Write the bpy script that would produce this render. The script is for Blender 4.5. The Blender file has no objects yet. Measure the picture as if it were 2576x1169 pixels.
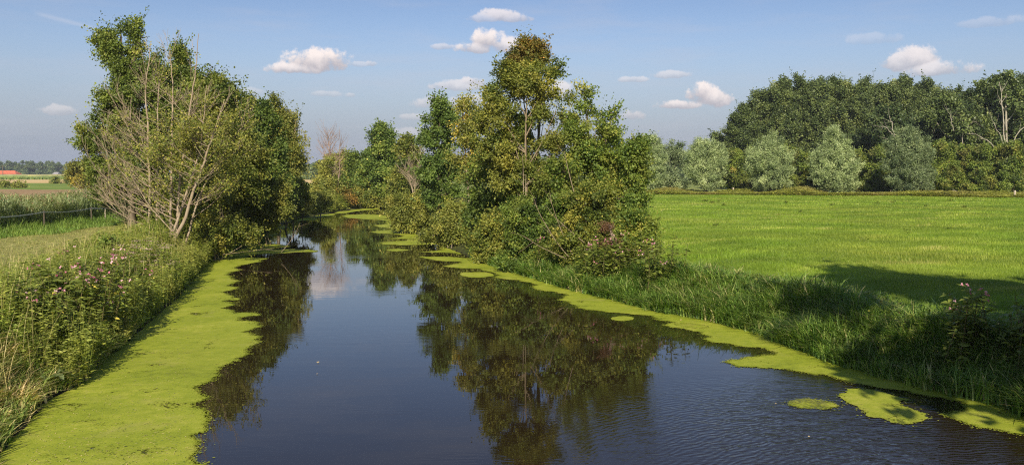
import bpy, math, random
import numpy as np
from mathutils import Vector
random.seed(7)
RNG = np.random.default_rng(11)
R = math.radians
scene = bpy.context.scene
COL = scene.collection

# ------------------------------------------------------------------ camera
CAM_Z = 4.2
F = 2231.0                       # focal length in the 2576-pixel wide view
HOR = 436.0
PITCH = math.atan((584.5 - HOR) / F)
cam_data = bpy.data.cameras.new('camera')
cam = bpy.data.objects.new('camera', cam_data)
COL.objects.link(cam)
cam.location = (0, 0, CAM_Z)
cam.rotation_euler = (math.pi / 2 - PITCH, 0, 0)
cam_data.sensor_width = 36.0
cam_data.lens = 36.0 * F / 2576.0
cam_data.clip_start = 0.1
cam_data.clip_end = 6000
scene.camera = cam

def ray(px, py):
    u = 584.5 - py
    ca, sa = math.cos(PITCH), math.sin(PITCH)
    return np.array([px - 1288.0, F * ca + u * sa, -F * sa + u * ca])

def gp(px, py, z=0.0):
    r = ray(px, py); t = (z - CAM_Z) / r[2]
    return np.array([r[0] * t, r[1] * t, z])

def ad(px, py, Y):
    r = ray(px, py); t = Y / r[1]
    return np.array([r[0] * t, Y, CAM_Z + r[2] * t])

# ------------------------------------------------------------------ world, sun, exposure
SUN_EL, SUN_AZ = R(34), R(3)     # the sun stands behind the camera, a little to the left
SUN_STRENGTH, SKY_STRENGTH = 4.7, 0.090
scene.view_settings.view_transform = 'Standard'
scene.view_settings.look = 'None'
scene.view_settings.exposure = 0.24
scene.view_settings.gamma = 1.0
scene.render.engine = 'CYCLES'
scene.cycles.max_bounces = 7
scene.cycles.diffuse_bounces = 3
scene.cycles.glossy_bounces = 3
scene.cycles.transmission_bounces = 4
scene.cycles.transparent_max_bounces = 10
scene.cycles.use_denoising = False
scene.cycles.pixel_filter_type = 'BLACKMAN_HARRIS'
scene.cycles.filter_width = 1.15

class NT:
    """small helper to write node trees"""
    def __init__(s, tree): s.t = tree; s.n = tree.nodes; s.l = tree.links
    def new(s, kind, **kw):
        n = s.n.new(kind)
        for k, v in kw.items(): setattr(n, k, v)
        return n
    def put(s, sock, v):
        if isinstance(v, bpy.types.NodeSocket): s.l.new(v, sock)
        else:
            try: sock.default_value = v
            except Exception: sock.default_value = (v, v, v)
    def m(s, op, a, b=0.0, c=0.0, clamp=False):
        n = s.new('ShaderNodeMath', operation=op, use_clamp=clamp)
        s.put(n.inputs[0], a); s.put(n.inputs[1], b); s.put(n.inputs[2], c)
        return n.outputs[0]
    def vm(s, op, a, b=(0, 0, 0)):
        n = s.new('ShaderNodeVectorMath', operation=op)
        s.put(n.inputs[0], a); s.put(n.inputs[1], b)
        return n.outputs[0]
    def mix(s, f, a, b, blend='MIX'):
        n = s.new('ShaderNodeMix', data_type='RGBA', blend_type=blend)
        s.put(n.inputs[0], f); s.put(n.inputs[6], a); s.put(n.inputs[7], b)
        return n.outputs[2]
    def noise(s, vec, scale, detail=4, rough=0.55, dist=0.0, col=False):
        n = s.new('ShaderNodeTexNoise')
        if vec is not None: s.l.new(vec, n.inputs['Vector'])
        n.inputs['Scale'].default_value = scale; n.inputs['Detail'].default_value = detail
        n.inputs['Roughness'].default_value = rough; n.inputs['Distortion'].default_value = dist
        return n.outputs[1 if col else 0]
    def maprange(s, v, a, b, c=0.0, d=1.0, smooth=False):
        n = s.new('ShaderNodeMapRange', interpolation_type='SMOOTHSTEP' if smooth else 'LINEAR')
        s.put(n.inputs[0], v); s.put(n.inputs[1], a); s.put(n.inputs[2], b); s.put(n.inputs[3], c); s.put(n.inputs[4], d)
        return n.outputs[0]
    def ramp(s, f, stops):
        n = s.new('ShaderNodeValToRGB'); e = n.color_ramp.elements
        while len(e) > 1: e.remove(e[-1])
        e[0].position, e[0].color = stops[0][0], (*stops[0][1], 1)
        for p, c in stops[1:]:
            q = e.new(p); q.color = (*c, 1)
        s.put(n.inputs[0], f)
        return n.outputs[0]
    def scale(s, vec, sc, rot=(0, 0, 0), loc=(0, 0, 0)):
        n = s.new('ShaderNodeMapping'); s.l.new(vec, n.inputs[0])
        n.inputs['Scale'].default_value = sc; n.inputs['Rotation'].default_value = rot; n.inputs['Location'].default_value = loc
        return n.outputs[0]

world = bpy.data.worlds.new('World'); scene.world = world
world.use_nodes = True
W = NT(world.node_tree); W.n.clear()
sky = W.new('ShaderNodeTexSky', sky_type='NISHITA')
sky.sun_disc = False
sky.sun_elevation = SUN_EL; sky.sun_rotation = math.pi + SUN_AZ
sky.altitude = 30; sky.air_density = 1.0; sky.dust_density = 0.6; sky.ozone_density = 1.6
tc = W.new('ShaderNodeTexCoord')
dirv = tc.outputs['Generated']
sep = W.new('ShaderNodeSeparateXYZ'); W.l.new(dirv, sep.inputs[0])
dx, dy, dz = sep.outputs
az = W.m('ARCTAN2', dx, dy)
hyp = W.m('SQRT', W.m('ADD', W.m('MULTIPLY', dx, dx), W.m('MULTIPLY', dy, dy)))
te = W.m('DIVIDE', dz, hyp)
CLOUDS = [  # x, y, half width, half height, opacity (directions as seen from the river)
    (800, 160, 70, 34, 1.0), (740, 176, 55, 16, .9), (838, 156, 38, 32, 1.0),
    (1225, 108, 42, 30, .95), (1195, 124, 45, 17, .8), (1270, 118, 48, 22, .8),
    (1258, 42, 50, 18, .7), (1300, 48, 40, 14, .6), (1215, 48, 40, 12, .4),
    (1765, 240, 38, 32, .95), (1800, 250, 36, 28, .9), (1705, 266, 52, 14, .8),
    (2300, 150, 42, 34, .8), (2265, 160, 40, 28, .7), (2370, 178, 70, 20, .65),
    (1190, 208, 34, 15, .65), (1150, 218, 60, 16, .5), (1110, 262, 60, 20, .45), (1210, 255, 70, 16, .42),
    (1590, 292, 34, 18, .5), (1560, 296, 28, 12, .35), (1690, 190, 42, 12, .42), (1592, 202, 36, 9, .4),
    (1112, 119, 26, 9, .42), (935, 162, 14, 9, .45), (900, 163, 24, 8, .3), (155, 280, 40, 14, .35),
    (2205, 102, 60, 18, .18), (1045, 296, 40, 9, .3), (820, 238, 40, 9, .25), (884, 240, 16, 7, .3),
    (1405, 230, 46, 26, .6), (1020, 340, 80, 16, .25), (630, 232, 30, 10, .2), (2490, 58, 60, 14, .2)]
n1 = W.noise(dirv, 34, 8, 0.62)
n2 = W.noise(dirv, 95, 5, 0.65)
warp = W.m('ADD', W.m('MULTIPLY', W.m('SUBTRACT', n1, 0.5), 3.4), W.m('MULTIPLY', W.m('SUBTRACT', n2, 0.5), 1.5))
bestD, bestV, bestO = None, None, None
for cx, cy, rx, ry, op in CLOUDS:
    r_ = ray(cx, cy); a0 = math.atan2(r_[0], r_[1]); t0 = r_[2] / math.hypot(r_[0], r_[1])
    u = W.m('MULTIPLY_ADD', az, F / rx / 1.25, -a0 * F / rx / 1.25)
    v = W.m('MULTIPLY_ADD', te, F / ry / 1.2, -t0 * F / ry / 1.2)
    v2 = W.m('MAXIMUM', v, W.m('MULTIPLY', v, -1.7))
    q = W.m('SUBTRACT', 1.0, W.m('ADD', W.m('MULTIPLY', u, u), W.m('MULTIPLY', v2, v2)))
    if bestD is None: bestD, bestV, bestO = q, v, op
    else:
        g = W.m('MULTIPLY_ADD', W.m('SUBTRACT', q, bestD), 1.1, 0.5, clamp=True)
        bestV = W.m('MULTIPLY_ADD', g, W.m('SUBTRACT', v, bestV), bestV)
        bestO = W.m('MULTIPLY_ADD', g, W.m('SUBTRACT', op, bestO), bestO)
        bestD = W.m('SMOOTH_MAX', q, bestD, .5)
mask = W.maprange(W.m('ADD', bestD, warp), 0.05, 0.75, 0, 1, True)
# thin veil of high cloud and a fading vapour trail
veil = W.m('MULTIPLY', W.maprange(W.noise(W.scale(dirv, (2.2, 2.2, 14)), 3.0, 5, 0.6), 0.42, 0.8, 0, .22, True), W.maprange(te, 0.0, 0.03, 0, 1))
trA, trB = ray(95, 35), ray(250, 75)
a1, t1 = math.atan2(trA[0], trA[1]), trA[2] / math.hypot(trA[0], trA[1])
a2, t2 = math.atan2(trB[0], trB[1]), trB[2] / math.hypot(trB[0], trB[1])
sl = (t2 - t1) / (a2 - a1)
off = W.m('SUBTRACT', te, W.m('MULTIPLY_ADD', az, sl, t1 - sl * a1))
trail = W.maprange(W.m('ABSOLUTE', off), 0.0, 0.0035, .22, 0, True)
trail = W.m('MULTIPLY', trail, W.maprange(W.m('ABSOLUTE', W.m('SUBTRACT', az, (a1 + a2) / 2)), 0.02, abs(a2 - a1) * .62, 1, 0, True))
lit = W.maprange(W.m('ADD', bestV, W.m('MULTIPLY', warp, 0.5)), -0.55, 0.75, 0, 1, True)
ccol = W.mix(lit, (.40, .385, .43, 1), (.86, .77, .74, 1))
hs = W.new('ShaderNodeHueSaturation'); W.l.new(sky.outputs[0], hs.inputs['Color'])
hs.inputs['Saturation'].default_value = 1.04; hs.inputs['Value'].default_value = SKY_STRENGTH
SKYTINT = W.mix(1.0, hs.outputs[0], (1.0, .93, 1.0, 1), 'MULTIPLY')
SKYTINT = W.mix(W.maprange(te, .06, .24, 0, 1), SKYTINT, W.mix(1.0, SKYTINT, (.74, .81, .90, 1), 'MULTIPLY'))
SKYTINT = W.mix(W.maprange(te, .0, .17, .9, .0, True), SKYTINT, (.25, .295, .40, 1))
c1 = W.mix(veil, SKYTINT, (.50, .49, .54, 1))
c2 = W.mix(trail, c1, (.62, .62, .68, 1))
c3 = W.mix(W.m('MULTIPLY', mask, bestO), c2, ccol)
bg = W.new('ShaderNodeBackground'); W.l.new(c3, bg.inputs[0]); bg.inputs[1].default_value = 1.0
wo = W.new('ShaderNodeOutputWorld'); W.l.new(bg.outputs[0], wo.inputs[0])
world.cycles.sampling_method = 'MANUAL'; world.cycles.sample_map_resolution = 512

sun_d = bpy.data.lights.new('sun', 'SUN'); sun = bpy.data.objects.new('sun', sun_d); COL.objects.link(sun)
sun_d.energy = SUN_STRENGTH; sun_d.angle = R(0.5); sun_d.color = (1.0, .90, .74)
sd = Vector((math.sin(SUN_AZ) * math.cos(SUN_EL), math.cos(SUN_AZ) * math.cos(SUN_EL), -math.sin(SUN_EL)))
sun.rotation_euler = sd.to_track_quat('-Z', 'Y').to_euler(); sun.location = (-10, -30, 40)

# ------------------------------------------------------------------ tags
def tag(o, label=None, cat=None, group=None, kind=None):
    if label: o['label'] = label
    if cat: o['category'] = cat
    if group: o['group'] = group
    if kind: o['kind'] = kind
    return o

def empty(name, loc, rz=0.0):
    o = bpy.data.objects.new(name, None); COL.objects.link(o)
    o.location = loc; o.rotation_euler = (0, 0, rz); o.empty_display_size = 0.3
    return o

def copy_tree(o, parent=None):
    c = o.copy(); COL.objects.link(c)
    if parent is not None: c.parent = parent
    for ch in [x for x in COL.objects if x.parent is o]: copy_tree(ch, c)
    return c

# ------------------------------------------------------------------ mesh helpers
class Geo:
    """collects vertices, quads and triangles, with one tint value per vertex"""
    def __init__(s): s.v, s.q, s.t, s.c, s.n = [], [], [], [], 0
    def add(s, v, quads=None, tris=None, tint=0.5):
        v = np.asarray(v, dtype=np.float32).reshape(-1, 3)
        if quads is not None and len(quads): s.q.append(np.asarray(quads, dtype=np.int64) + s.n)
        if tris is not None and len(tris): s.t.append(np.asarray(tris, dtype=np.int64) + s.n)
        s.v.append(v)
        s.c.append(np.broadcast_to(np.asarray(tint, dtype=np.float32), (len(v),)).copy())
        s.n += len(v)
    def mesh(s, name, smooth=False, origin=None):
        me = bpy.data.meshes.new(name)
        v = np.concatenate(s.v) if s.v else np.zeros((0, 3), np.float32)
        if origin is not None: v = v - np.asarray(origin, dtype=np.float32)
        q = np.concatenate(s.q) if s.q else np.zeros((0, 4), np.int64)
        t = np.concatenate(s.t) if s.t else np.zeros((0, 3), np.int64)
        me.vertices.add(len(v)); me.vertices.foreach_set('co', np.ascontiguousarray(v, dtype=np.float32).ravel())
        me.loops.add(q.size + t.size)
        me.loops.foreach_set('vertex_index', np.concatenate([q.ravel(), t.ravel()]).astype(np.int32))
        me.polygons.add(len(q) + len(t))
        starts = np.concatenate([np.arange(len(q)) * 4, q.size + np.arange(len(t)) * 3]).astype(np.int32)
        me.polygons.foreach_set('loop_start', starts)
        me.polygons.foreach_set('use_smooth', np.full(len(starts), smooth))
        at = me.attributes.new('tint', 'FLOAT', 'POINT')
        at.data.foreach_set('value', np.concatenate(s.c) if s.c else np.zeros(0, np.float32))
        me.update(calc_edges=True)
        return me
    def build(s, name, mat, parent=None, smooth=False):
        origin = np.array(parent.location) if parent is not None else None
        me = s.mesh(name, smooth, origin)
        me.materials.append(mat)
        o = bpy.data.objects.new(name, me); COL.objects.link(o)
        if parent is not None: o.parent = parent
        return o

def unit(a): return a / (np.linalg.norm(a, axis=-1, keepdims=True) + 1e-9)

def tube(g, path, radii, sides=6, tint=0.5):
    path = np.asarray(path, float); n = len(path)
    radii = np.broadcast_to(np.asarray(radii, float), (n,))
    tan = unit(np.gradient(path, axis=0))
    ref = np.array([0.0, 0.0, 1.0]) if abs(tan[0][2]) < 0.8 else np.array([1.0, 0.0, 0.0])
    a = unit(np.cross(tan, ref)); b = np.cross(tan, a)
    th = np.arange(sides) / sides * 2 * math.pi
    ring = a[:, None, :] * np.cos(th)[None, :, None] + b[:, None, :] * np.sin(th)[None, :, None]
    v = path[:, None, :] + ring * radii[:, None, None]
    i = np.arange(n - 1)[:, None] * sides; j = np.arange(sides)[None, :]; k = (j + 1) % sides
    q = np.stack([i + j, i + k, i + sides + k, i + sides + j], -1).reshape(-1, 4)
    g.add(v.reshape(-1, 3), q, tint=tint)

def bez(p0, p1, p2, n=6):
    t = np.linspace(0, 1, n)[:, None]
    return (1 - t) ** 2 * p0 + 2 * t * (1 - t) * p1 + t ** 2 * p2

def leaves(g, pos, axis, nrm, length, width, tint):
    """kite shaped leaves, slightly folded along the middle"""
    axis = unit(axis); side = unit(np.cross(axis, nrm)); up = np.cross(side, axis)
    n = len(pos); L = np.broadcast_to(length, (n,))[:, None]; w = np.broadcast_to(width, (n,))[:, None]
    base = pos; tip = pos + axis * L
    mid = pos + axis * L * 0.45 + up * w * 0.12
    v = np.stack([base, mid + side * w * .5, tip, mid - side * w * .5], 1).reshape(-1, 3)
    q = np.arange(n * 4).reshape(n, 4)
    g.add(v, q, tint=np.repeat(np.broadcast_to(tint, (n,)), 4))

def rnd(n, rng): return rng.normal(size=(n, 3))

def crown(g, lobes, nspr, nleaf, rng, L=0.7, spread=0.16, size=0.1, aspect=0.75, wo=1.0, wu=0.35, wr=0.6,
          shell=0.45, tint_mu=0.45, tint_sd=0.18, zmin=None, outb=0.9, per=13):
    """leafy shoots filled into the union of the given ellipsoids; returns the shoots"""
    lobes = np.asarray(lobes, float)
    w = (lobes[:, 3] * lobes[:, 4] * lobes[:, 5]) ** (2 / 3); w /= w.sum()
    ncl = max(6, nspr // per)
    kc = rng.choice(len(lobes), ncl, p=w)
    dc = unit(rnd(ncl, rng)); rad = rng.random(ncl) ** shell * rng.uniform(.72, 1.12, ncl)
    cc = lobes[kc, :3] + dc * lobes[kc, 3:6] * rad[:, None]; oc = unit(dc / lobes[kc, 3:6])
    big = rng.uniform(.6, 1.5, ncl); tc_ = rng.normal(tint_mu, tint_sd, ncl)
    j = rng.choice(ncl, nspr, p=big / big.sum()); k = kc[j]; out = oc[j]
    od = unit(rnd(nspr, rng))
    p = cc[j] + od * (L * .36 * big[j] * rng.random(nspr))[:, None] * np.array([1, 1, .6])
    out = unit(out * .9 + od * .7)
    dirs = unit(out * wo + np.array([0, 0, 1.0]) * wu + rnd(nspr, rng) * wr * 0.6)
    ll = L * (0.45 + rng.random(nspr)); ll[rng.random(nspr) < .13] *= 1.9
    p = p - dirs * ll[:, None] * 0.35
    if zmin is not None:
        keep = p[:, 2] > zmin; p, dirs, ll, out, k, j = p[keep], dirs[keep], ll[keep], out[keep], k[keep], j[keep]
    n = len(p)
    st = np.clip(tc_[j] + rng.normal(0, tint_sd * .5, n), 0, 1)
    t = rng.random((n, nleaf))
    sp = spread * (1.15 - 0.75 * t)
    pos = p[:, None, :] + dirs[:, None, :] * (ll[:, None] * t)[..., None] + rng.normal(size=(n, nleaf, 3)) * sp[..., None]
    pos = pos.reshape(-1, 3); N = len(pos)
    outr = np.repeat(out, nleaf, 0); dr = np.repeat(dirs, nleaf, 0)
    nrm = unit(outr * outb + np.array([0, 0, .5]) + rnd(N, rng) * 0.5)
    ax = unit(dr * 0.8 + rnd(N, rng) * 0.8 + np.array([0, 0, -.15]))
    ts = np.clip(np.repeat(st, nleaf) + rng.normal(0, .1, N) , 0, 1)
    odd = rng.random(N) < 0.012; ts[odd] = 0.90 + .07 * rng.random(odd.sum())
    s = size * (0.7 + 0.6 * rng.random(N))
    leaves(g, pos, ax, nrm, s, s * aspect, ts)
    return p, dirs, ll, k

def wood(g, base, lobes, p, k, rng, r0=0.14, top=None, ntwig=260, twr=0.012, sway=0.25, stems=1, spreadr=0.3):
    """trunks from the base, limbs to each lobe and twigs out to the shoots"""
    base = np.asarray(base, float); lobes = np.asarray(lobes, float)
    top = np.asarray(top if top is not None else lobes[np.argmax(lobes[:, 2]), :3], float)
    paths = []
    for s in range(stems):
        b = base + np.array([rng.normal() * spreadr, rng.normal() * spreadr, 0]) * (stems > 1)
        tp = top if s == 0 else lobes[rng.integers(len(lobes)), :3]
        n = 12; t = np.linspace(0, 1, n)[:, None]
        path = b + (tp - b) * np.concatenate([t ** 1.25, t ** 1.25, t], 1)
        path += np.cumsum(rng.normal(size=(n, 3)) * sway * 0.12, 0) * np.sin(t * math.pi)
        path[0] = b - np.array([0, 0, .15])
        tube(g, path, r0 * (1 - 0.86 * t[:, 0]) * (1.0 if s == 0 else .7) * np.where(t[:, 0] < .05, 1.35, 1), 8)
        paths.append(path)
    for i, lb in enumerate(lobes):
        c = lb[:3]; path = paths[rng.integers(len(paths))]
        hh = base[2] + (c[2] - base[2]) * rng.uniform(.5, .85)
        a = path[np.argmin(np.abs(path[:, 2] - hh))]
        m = (a + c) / 2 + np.array([(c[0] - a[0]) * .2, (c[1] - a[1]) * .2, -.12 * np.linalg.norm(c - a)])
        tube(g, bez(a, m, c, 6) + rng.normal(size=(6, 3)) * .03, np.linspace(r0 * .42, r0 * .12, 6), 5)
    sel = rng.choice(len(p), min(ntwig, len(p)), replace=False)
    for s in sel:
        c = lobes[k[s], :3]; e = p[s]
        m = (c + e) / 2 + np.array([0, 0, -.08]) * np.linalg.norm(e - c) + rng.normal(size=3) * .06
        tube(g, bez(c, m, e, 4), [twr * 1.7, twr * 1.3, twr, twr * .5], 3)

# ------------------------------------------------------------------ materials
def mat_new(name):
    m = bpy.data.materials.new(name); m.use_nodes = True
    t = NT(m.node_tree); t.n.clear()
    out = t.new('ShaderNodeOutputMaterial')
    return m, t, out

def foliage_mat(name, stops, trans=0.28, rough=0.5, spec=0.35, patch=None, patch_scale=0.5, gain=1.0):
    m, t, out = mat_new(name)
    a = t.new('ShaderNodeAttribute', attribute_name='tint')
    gain *= (1.5 if name in ('poplar_leaves', 'dark_broadleaf', 'none') else 2.15) if 'grass' not in name else 1.35
    warm = (1.06, .985, .92) if not any(w in name for w in ('petal', 'flower', 'grass', 'poplar', 'willow', 'dark_broad')) else (1, 1, 1)
    stops = [(p, tuple(x * gain * k for x, k in zip(c, warm))) for p, c in stops]
    col = t.ramp(a.outputs['Fac'], stops)
    co = t.new('ShaderNodeTexCoord').outputs['Object']
    n = t.noise(co, patch_scale, 2)
    if patch: col = t.mix(t.maprange(n, .48, .72, 0, .75), col, (*[x * gain for x in patch], 1))
    col = t.mix(1.0, col, t.ramp(t.noise(co, patch_scale * 4, 2), [(.3, (.75, .75, .75)), (.7, (1.35, 1.35, 1.3))]), 'MULTIPLY')
    b = t.new('ShaderNodeBsdfPrincipled'); t.l.new(col, b.inputs['Base Color'])
    b.inputs['Roughness'].default_value = rough; b.inputs['Specular IOR Level'].default_value = spec
    tr = t.new('ShaderNodeBsdfTranslucent')
    t.l.new(t.mix(1.0, col, (1.25, 1.3, .5, 1), 'MULTIPLY'), tr.inputs[0])
    mx = t.new('ShaderNodeMixShader'); mx.inputs[0].default_value = trans
    t.l.new(b.outputs[0], mx.inputs[1]); t.l.new(tr.outputs[0], mx.inputs[2]); t.l.new(mx.outputs[0], out.inputs[0])
    return m

def plain_mat(name, c1, c2, scale=6, rough=0.8, bump=0.3, stretch=(1, 1, 1), spec=0.3):
    m, t, out = mat_new(name)
    co = t.scale(t.new('ShaderNodeTexCoord').outputs['Object'], stretch)
    n = t.noise(co, scale, 6, .6)
    col = t.mix(t.maprange(n, .32, .68), (*c1, 1), (*c2, 1))
    b = t.new('ShaderNodeBsdfPrincipled'); t.l.new(col, b.inputs['Base Color'])
    b.inputs['Roughness'].default_value = rough; b.inputs['Specular IOR Level'].default_value = spec
    bp = t.new('ShaderNodeBump'); bp.inputs['Strength'].default_value = bump; bp.inputs['Distance'].default_value = .02
    t.l.new(n, bp.inputs['Height']); t.l.new(bp.outputs[0], b.inputs['Normal'])
    t.l.new(b.outputs[0], out.inputs[0])
    return m

YEL = (.26, .22, .035)
M = {}
M['alder'] = foliage_mat('alder_leaves', [(0, (.030, .050, .010)), (.4, (.075, .100, .018)), (.75, (.135, .140, .026)), (.95, (.21, .20, .04))], patch=(.14, .135, .026))
M['alder_fresh'] = foliage_mat('olive_green_alder_leaves', [(0, (.026, .048, .009)), (.4, (.065, .105, .018)), (.75, (.125, .160, .028)), (.95, (.20, .20, .04))], patch=(.13, .135, .026), patch_scale=.7)
M['alder_dark'] = foliage_mat('dark_alder_leaves', [(0, (.024, .043, .010)), (.5, (.056, .088, .017)), (.85, (.10, .135, .024)), (1, (.2, .2, .05))])
M['alder_mid'] = foliage_mat('mid_green_alder_leaves', [(0, (.030, .050, .011)), (.5, (.074, .104, .020)), (.85, (.125, .155, .028)), (1, (.2, .2, .05))])
M['green'] = foliage_mat('fresh_green_leaves', [(0, (.030, .052, .012)), (.5, (.066, .106, .022)), (.9, (.12, .16, .03)), (1, (.26, .25, .05))])
M['olive'] = foliage_mat('olive_shrub_leaves', [(0, (.050, .068, .014)), (.5, (.115, .135, .028)), (.9, (.19, .19, .045)), (1, (.26, .24, .06))])
M['autumn'] = foliage_mat('alder_leaves_turning_brown', [(0, (.030, .042, .010)), (.45, (.075, .080, .016)), (.75, (.14, .10, .022)), (1, (.26, .15, .03))], patch=(.13, .075, .02), patch_scale=.9)
M['climber'] = foliage_mat('withered_climber', [(0, (.045, .030, .016)), (1, (.085, .050, .026))])
M['birch'] = foliage_mat('birch_leaves', [(0, (.05, .065, .014)), (.5, (.11, .125, .026)), (.9, (.19, .18, .04)), (1, (.34, .27, .05))])
M['willow'] = foliage_mat('willow_leaves', [(0, (.075, .10, .042)), (.5, (.155, .19, .082)), (.85, (.24, .27, .13)), (1, (.30, .32, .17))], rough=.42, trans=.2)
M['willow_dark'] = foliage_mat('grey_willow_leaves', [(0, (.045, .066, .030)), (.5, (.095, .12, .055)), (.85, (.16, .19, .09)), (1, (.24, .26, .13))], rough=.42, trans=.2)
M['poplar'] = foliage_mat('poplar_leaves', [(0, (.038, .058, .020)), (.5, (.085, .115, .034)), (.9, (.155, .185, .055)), (1, (.2, .22, .07))], rough=.4, trans=.2)
M['wood_dark'] = foliage_mat('dark_broadleaf', [(0, (.020, .036, .013)), (.5, (.048, .072, .022)), (.9, (.09, .115, .035)), (1, (.15, .15, .04))], trans=.18)
M['hedge'] = foliage_mat('hedge_alder_leaves', [(0, (.035, .055, .014)), (.5, (.085, .125, .024)), (.9, (.16, .19, .035)), (1, (.24, .19, .05))], patch=(.13, .10, .03), patch_scale=.3)
M['far'] = foliage_mat('far_wood_leaves', [(0, (.030, .050, .022)), (.5, (.055, .085, .035)), (1, (.10, .13, .045))], trans=.12)
M['grass'] = foliage_mat('meadow_grass_blades', [(0, (.085, .150, .014)), (.5, (.175, .265, .024)), (.85, (.28, .35, .045)), (1, (.40, .38, .12))], trans=.35, patch=(.25, .26, .045), patch_scale=.09)
M['bank_grass'] = foliage_mat('bank_grass_blades', [(0, (.065, .125, .022)), (.5, (.145, .235, .042)), (.8, (.25, .32, .07)), (1, (.46, .40, .19))], trans=.32, patch_scale=.4)
M['dry_grass'] = foliage_mat('drying_grass_blades', [(0, (.075, .135, .025)), (.45, (.17, .235, .05)), (.72, (.34, .32, .11)), (1, (.58, .44, .23))], trans=.3, patch_scale=.6)
M['reed'] = foliage_mat('reed_leaves', [(0, (.06, .10, .045)), (.45, (.13, .175, .085)), (.8, (.24, .27, .14)), (1, (.36, .29, .17))], trans=.28, patch=(.16, .16, .06), patch_scale=.35)
M['plume'] = foliage_mat('reed_plumes', [(0, (.14, .09, .06)), (1, (.26, .19, .12))], trans=.2)
M['weed'] = foliage_mat('nettle_leaves', [(0, (.045, .07, .014)), (.4, (.105, .145, .026)), (.8, (.20, .235, .045)), (1, (.34, .29, .08))], patch=(.19, .18, .045), patch_scale=.6)
M['far_weed'] = foliage_mat('rough_herbage', [(0, (.07, .09, .02)), (.5, (.16, .18, .035)), (1, (.27, .27, .07))], patch=(.20, .17, .06), patch_scale=.2)
M['balsam'] = foliage_mat('balsam_leaves', [(0, (.035, .055, .013)), (.5, (.085, .115, .022)), (.9, (.15, .175, .035)), (1, (.36, .32, .06))])
M['pink'] = foliage_mat('pink_petals', [(0, (.36, .11, .20)), (.5, (.44, .19, .28)), (1, (.48, .38, .40))], trans=.35)
M['dusty'] = foliage_mat('dusty_pink_flower_heads', [(0, (.20, .13, .12)), (1, (.32, .23, .21))], trans=.25)
M['dock'] = foliage_mat('dock_leaves', [(0, (.035, .06, .022)), (1, (.085, .11, .05))], trans=.2, rough=.6)
M['stem'] = plain_mat('green_stems', (.09, .10, .03), (.17, .12, .05), 20)
M['bark'] = plain_mat('grey_brown_bark', (.10, .075, .05), (.24, .19, .13), 7, .9, .6, (1, 1, .25))
M['bark_mid'] = plain_mat('tan_bark', (.20, .15, .09), (.36, .28, .18), 6, .9, .5, (1, 1, .3))
M['pale_bark'] = plain_mat('pale_alder_bark', (.27, .195, .12), (.47, .38, .26), 5, .85, .5, (1, 1, .3))
M['dead_bark'] = plain_mat('reddish_dead_twigs', (.28, .19, .14), (.42, .31, .24), 4, .9, .3)
M['white_bark'] = plain_mat('weathered_pale_limbs', (.30, .26, .19), (.50, .45, .36), 3, .85, .3)
M['post'] = plain_mat('weathered_post_wood', (.10, .08, .06), (.20, .16, .12), 9, .9, .5, (1, 1, .2))
M['post_pale'] = plain_mat('pale_post_wood', (.45, .37, .27), (.60, .52, .40), 9, .9, .5, (1, 1, .2))
M['rope'] = plain_mat('white_fence_tape', (.62, .63, .66), (.75, .76, .80), 30, .6, .1)

def rooftile(name, c1, c2):
    return plain_mat(name, c1, c2, 1.2, .8, .4)
M['roof_red'] = rooftile('orange_red_roof_tiles', (.52, .11, .045), (.66, .19, .085))
M['roof_grey'] = rooftile('grey_roof_tiles', (.28, .26, .26), (.42, .39, .38))
M['brick'] = plain_mat('brick_wall', (.30, .13, .08), (.38, .18, .11), 3, .9, .2)
M['render'] = plain_mat('pale_house_wall', (.55, .53, .5), (.66, .64, .6), 2, .9, .1)
M['glass'] = plain_mat('dark_window_glass', (.03, .035, .04), (.05, .055, .06), 2, .15, .0, spec=.5)

def ground_mat(name, cols, scales=(.12, 1.3, 9.0), bump=.5, bd=.05, stretch=(1, 1, 1), rot=0.0):
    """three scales of noise through one colour ramp"""
    m, t, out = mat_new(name)
    co = t.scale(t.new('ShaderNodeTexCoord').outputs['Object'], stretch, (0, 0, rot))
    a = t.noise(co, scales[0], 4, .55, .6); b = t.noise(co, scales[1], 5, .6); c = t.noise(co, scales[2], 5, .65)
    s = t.m('ADD', t.m('MULTIPLY', a, .38), t.m('ADD', t.m('MULTIPLY', b, .34), t.m('MULTIPLY', c, .28)))
    col = t.ramp(s, cols)
    p = t.new('ShaderNodeBsdfPrincipled'); t.l.new(col, p.inputs['Base Color'])
    p.inputs['Roughness'].default_value = .92; p.inputs['Specular IOR Level'].default_value = .15
    bp = t.new('ShaderNodeBump'); bp.inputs['Strength'].default_value = bump; bp.inputs['Distance'].default_value = bd
    t.l.new(t.m('ADD', b, c), bp.inputs['Height']); t.l.new(bp.outputs[0], p.inputs['Normal'])
    t.l.new(p.outputs[0], out.inputs[0])
    return m
G = {}
G['meadow'] = ground_mat('meadow_turf', [(.40, (.10, .165, .014)), (.47, (.175, .26, .022)), (.53, (.245, .33, .034)), (.60, (.34, .40, .07))], (.06, .4, 5), .9, .09, (.6, 1.5, 1))
G['mown_path'] = ground_mat('mown_hay_track', [(.38, (.19, .185, .05)), (.48, (.30, .29, .09)), (.56, (.39, .36, .13)), (.66, (.50, .40, .19))], (.3, 2.2, 12), .9, .06, (1, .45, 1), R(20))
G['bank'] = ground_mat('bank_soil', [(.36, (.035, .032, .016)), (.5, (.065, .075, .022)), (.65, (.12, .13, .035))], (.5, 3, 14), .8, .06)
G['river_bed'] = ground_mat('river_bed_mud', [(.4, (.018, .015, .009)), (.6, (.035, .03, .018))], (.5, 3, 14))
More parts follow.
